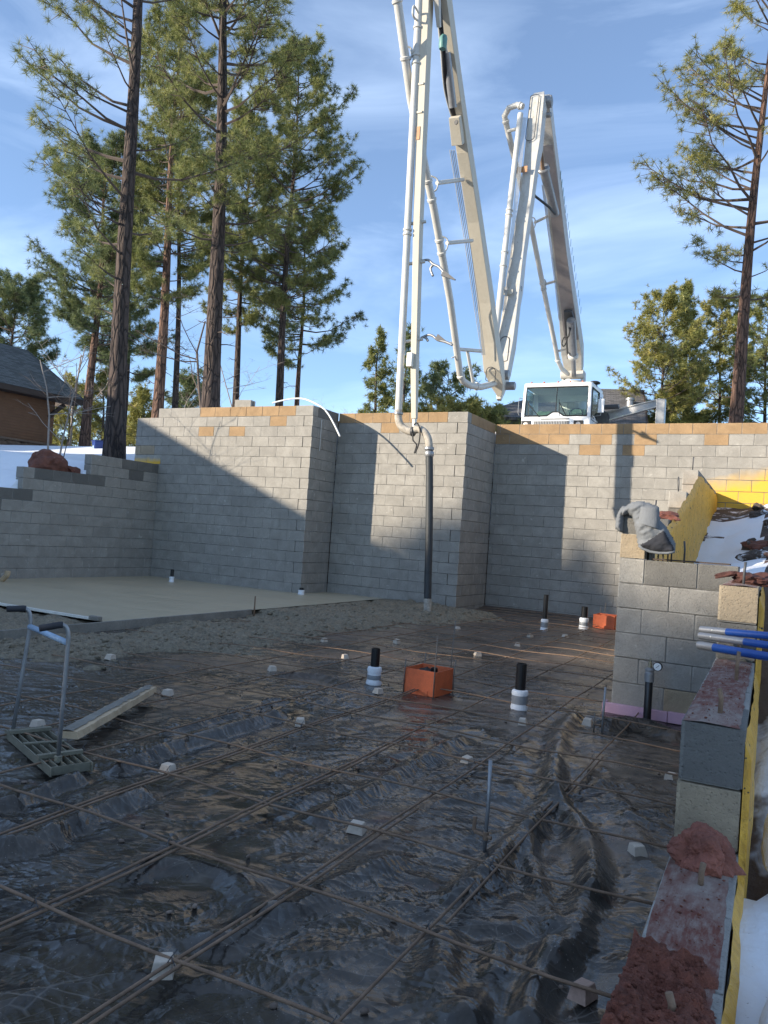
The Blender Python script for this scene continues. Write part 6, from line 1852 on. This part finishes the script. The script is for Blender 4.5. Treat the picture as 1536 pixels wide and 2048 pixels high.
pine('thin leaning pine just right of the front trunk top', tree_at(352, 850, 31), 16, 0.15, lean_px(0.02), 0.45, 2.6, 31, 'needles_olive', 'bark_dark', 70, 12, 11, 0.22, 0.020, 'tall', G, 0.15, 0.3, 3)
pine('distant pine top behind the brown house roof', tree_at(8, 900, 50), 11.5, 0.2, lean_px(0.07), 0.35, 3.4, 19, 'needles_blue', 'bark_dark', 80, 12, 11, 0.32, 0.032, 'round', G)
GR = 'pines on the right side'
pine('tall sparse pine with leaning trunk at the right edge', tree_at(1468, 848, 24), 18, 0.235, lean_px(0.098), 0.30, 3.6, 21, 'needles_yellow', 'bark_red', 66, 10, 13, 0.22, 0.016, 'tall', GR, 0.05, 0.4, 8, oneside=R(190))
pine('round topped pine with several trunks near it, right of the grey house', tree_at(1322, 850, 45), 12.0, 0.16, lean_px(0.05), 0.34, 3.3, 22, 'needles_yellow', 'bark_grey', 80, 10, 11, 0.27, 0.030, 'tall', GR)
pine('slim pointed pine behind the round topped one', tree_at(1366, 850, 49), 14.0, 0.16, lean_px(0.06), 0.28, 2.2, 23, 'needles_olive', 'bark_red', 70, 12, 11, 0.30, 0.032, 'cone', GR)
pine('bushy pine left of the leaning right trunk', tree_at(1440, 850, 50), 13.4, 0.17, lean_px(0.05), 0.34, 3.3, 24, 'needles_yellow', 'bark_red', 76, 10, 11, 0.27, 0.034, 'tall', GR)
pine('shaded pine at the right picture edge behind the leaning trunk', tree_at(1530, 850, 46), 12.5, 0.17, lean_px(0.06), 0.25, 3.2, 25, 'needles_olive', 'bark_dark', 76, 10, 11, 0.27, 0.030, 'tall', GR)
pine('small pine with pale trunk between the right hand pines', tree_at(1346, 850, 47), 7.0, 0.15, lean_px(0.07), 0.45, 1.7, 26, 'needles_yellow', 'bark_grey', 40, 10, 11, 0.30, 0.030, 'round', GR)
pine('low pine above the grey house roof', tree_at(1245, 850, 62), 7.2, 0.16, lean_px(0.07), 0.2, 2.7, 27, 'needles_olive', 'bark_grey', 70, 11, 11, 0.36, 0.042, 'round', GR)
GM = 'distant pines beyond the back wall'
far = [(748, 47, 9.6, 2.0, 'needles_olive', 'cone', 'distant pointed pine left of the hanging boom section'),
       (806, 52, 11.2, 2.3, 'needles_blue', 'cone', 'distant pine directly behind the hanging boom section'),
       (886, 44, 6.6, 2.6, 'needles_blue', 'round', 'dark distant pine between the two hanging boom sections'),
       (850, 38, 3.3, 1.9, 'needles_yellow', 'round', 'low yellow green bushy pine above the middle wall'),
       (925, 37, 3.5, 2.2, 'needles_yellow', 'round', 'low yellow green pine below the boom elbow'),
       (965, 41, 4.0, 2.2, 'needles_olive', 'round', 'low pine right of the yellow green bush'),
       (1040, 58, 6.6, 2.2, 'needles_blue', 'round', 'distant pine just left of the truck cab'),
       (1085, 60, 8.0, 2.6, 'needles_olive', 'round', 'distant pine above the truck cab roof'),
       (1200, 70, 6.8, 2.4, 'needles_blue', 'round', 'distant pine behind the truck air intake'),
       (528, 62, 5.6, 1.9, 'needles_blue', 'cone', 'small distant pine above the loose block'),
       (366, 48, 6.0, 2.3, 'needles_blue', 'round', 'grey green pine between the left trunks'),
       (285, 44, 4.6, 2.2, 'needles_yellow', 'cone', 'yellow green young pine above the left wall end'),
       (205, 52, 7.0, 2.8, 'needles_yellow', 'cone', 'yellow green pine behind the blue bin'),
       (140, 56, 6.5, 2.6, 'needles_yellow', 'round', 'low yellow green pine right of the brown house'),
       (450, 66, 4.6, 1.8, 'needles_blue', 'round', 'tiny distant pine right of the big red trunk'),
       (585, 72, 3.8, 1.9, 'needles_yellow', 'round', 'tiny distant pine behind the white hose'),
       (640, 75, 4.0, 1.7, 'needles_yellow', 'cone', 'tiny distant pine left of the pointed pine'),
       (1395, 58, 4.4, 2.6, 'needles_yellow', 'round', 'low dense pine between the right hand trunks'),
       (1490, 60, 4.8, 2.8, 'needles_olive', 'round', 'low dark pine behind the leaning right trunk'),
       (1300, 62, 3.6, 2.2, 'needles_olive', 'round', 'low dark pine right of the grey house'),
       (1440, 66, 4.4, 2.8, 'needles_olive', 'round', 'low dense pine far behind the right hand pines')]
for i, (x, D, H, sp, mt, shp, lab) in enumerate(far):
    pine(lab, tree_at(x, 850, D), H, 0.10 + 0.008 * H, lean_px(0.07), 0.10, sp, 100 + i, mt, 'bark_grey', 52, 8, 8, 0.0065 * D, 0.00092 * D, shp, GM, 0.12, 0.3, 0)
# unseen pines added behind the photographer, sized and spaced to shade the pit
GB = 'pines on the rise behind the photographer'
bl_ = ['dense pine behind the photographer, %s of the row' % s for s in ('first', 'second', 'third', 'fourth', 'fifth', 'sixth', 'seventh', 'eighth', 'ninth', 'tenth', 'last', 'twelfth')]
SHADE = [(-45, -26.2, 14.1, 1.7), (-47, -29.0, 13.5, 1.9), (-45, -30.6, 13.8, 1.9), (-45, -35.1, 15.2, 1.3), (-44, -40.2, 16.4, 2.2), (-46, -43.5, 16.4, 2.4), (-44, -47.5, 16.5, 2.6), (-52, -37.2, 17.4, 2.2), (-52, -52.0, 18.5, 2.6), (-53, -48.8, 18.4, 2.2), (-47, -39.9, 16.2, 1.0)]
for i, (x, y, H, sp) in enumerate(SHADE):
    pine(bl_[i], (x, y, 3.8), H, 0.25, (0, 0), 0.12, sp, 300 + i, 'needles_blue', 'bark_red', 90, 5, 5, 0.60, 0.24, 'round', GB, 0.1, 0.2, 0)

# bare shrubs and saplings
def bare(label, base, H, seed, mat='twig_pale', lean=(0, 0), r=0.03, depth=4, spread=0.6, cat='bare tree', name='bare_tree', first=0.35):
    rn = random.Random(seed)
    root = thing(name, label, cat, tuple(base))
    m, m2 = MB(), MB()
    def grow(P, d, l, r_, lev):
        n = 4; pts = [P]; q = P.copy(); dd = d.copy()
        for i in range(n):
            dd = (dd + Vector((rn.gauss(0, .16), rn.gauss(0, .16), rn.gauss(0.04, .10)))).normalized()
            q = q + dd * (l / n); pts.append(q.copy())
        (m if lev == 0 else m2).tube(pts, [r_ * (1 - 0.55 * i / n) for i in range(n + 1)], 6 if lev == 0 else 4, False)
        if lev >= depth: return
        k = rn.randint(3, 5) if lev < 2 else rn.randint(2, 3)
        for j in range(k):
            s = rn.uniform(first if lev == 0 else 0.3, 1.0)
            i0 = min(n - 1, int(s * n)); B = pts[i0].lerp(pts[i0 + 1], s * n - i0)
            a = rn.uniform(0, 6.28)
            nd = (dd * (1 - spread) + Vector((math.cos(a), math.sin(a), rn.uniform(-0.2, 0.6))) * spread).normalized()
            grow(B, nd, l * rn.uniform(0.35, 0.62), max(0.0035, r_ * 0.42), lev + 1)
    grow(Vector((0, 0, -0.1)), Vector((lean[0], lean[1], 1)).normalized(), H, r, 0)
    m.build('trunk', mat, root, smooth=True); m2.build('branches', mat, root)
    return root
p = tree_at(98, 905, 17.5); bare('bare grey shrub in front of the brown house', (p[0], p[1], p[2] - 0.2), 2.5, 41, 'twig_pale', (-0.12, 0.0), 0.028, 3, 0.75, 'bare shrub', 'bare_shrub', 0.12)
p = tree_at(118, 905, 18.5); bare('second bare grey shrub beside the house corner', (p[0], p[1], p[2] - 0.2), 3.0, 42, 'twig_pale', (0.12, 0.05), 0.026, 3, 0.7, 'bare shrub', 'bare_shrub', 0.15)
p = tree_at(161, 942, 14.6); bare('thin bare sapling rising beside the red boulder', (-13.1, 10.6, 2.15), 2.3, 43, 'twig', (-0.06, 0.0), 0.012, 2, 0.6, 'bare sapling', 'bare_sapling', 0.3)
bare('bare crooked tree leaning against the big dark red pine', tree_at(412, 850, 26), 5.0, 44, 'twig', (-0.10, 0.0), 0.06, 5, 0.8)
bare('pale bare tree between the left pine trunks', tree_at(345, 850, 34), 4.0, 45, 'twig_pale', (0.05, 0), 0.03, 4, 0.7)
bare('thin bare tree right of the big dark red pine', tree_at(455, 850, 30), 4.2, 46, 'twig_pale', (0.1, 0), 0.03, 4, 0.75)
bare('pale thin bare aspen beside the house corner', tree_at(136, 905, 36), 5.0, 47, 'twig_pale', (0.03, 0), 0.06, 3, 0.5)
bare('faint bare tree right of the white hose', tree_at(688, 850, 50), 4.6, 48, 'twig_pale', (0.0, 0), 0.035, 4, 0.6)

# blue bin near the left pines
q = tree_at(197, 905, 23.5)
bn = thing('wheelie_bin', 'blue wheeled bin with a white emblem beside the front pine', 'bin', (q[0], q[1], at_d(197, 881, 23.5)[2] - 0.50), None, R(-25))
bd = MB().add([(-.22, -.25, .06), (.22, -.25, .06), (.22, .25, .06), (-.22, .25, .06), (-.29, -.32, .92), (.29, -.32, .92), (.29, .32, .92), (-.29, .32, .92)],
              [(0, 3, 2, 1), (4, 5, 6, 7), (0, 1, 5, 4), (1, 2, 6, 5), (2, 3, 7, 6), (3, 0, 4, 7)]).build('body', 'bin_blue', bn, bevel=0.02)
MB().box((-.32, -.35, .925), (.32, .37, .985)).build('lid', 'bin_blue', bn, bevel=0.02)
MB().add([(-.10, -.300, .46), (.10, -.300, .46), (.12, -.318, .66), (-.12, -.318, .66)], [(0, 1, 2, 3)]).build('emblem', 'blue_faded', bd)
for s_ in (-1, 1): MB().lathe((s_ * .24, .26, .1), [(.10, -.03), (.10, .03)], 14, axis=(1, 0, 0)).build('wheel', 'black_rubber', bn)
bn.scale = (0.55, 0.55, 0.5)
# clods of soil and snow on the bank at the right
r9 = random.Random(9)
def clods():
    k = 0
    for i in range(46):
        x, y = r9.uniform(-1.0, 0.1), r9.uniform(9.5, 14.5)
        if x < s2_in(y) + 0.55 or x < -0.75 + 0.06 * (14 - y): continue
        s = r9.uniform(0.03, 0.13)
        o = rock('soil_clod', r9.choice(('clods', 'clods', 'clods', 'clods', 'rust_rock')), (s * r9.uniform(.8, 1.5), s * r9.uniform(.8, 1.5), s * 0.7), r9.uniform(0, 20), 3, 0.5, None, (x, y, ground_z(x, y) - s * 0.25))
        tag(o, 'frozen lump of dark soil on the bank beyond the cross wall', 'soil clod', 'soil clods on the snowy bank')
clods()
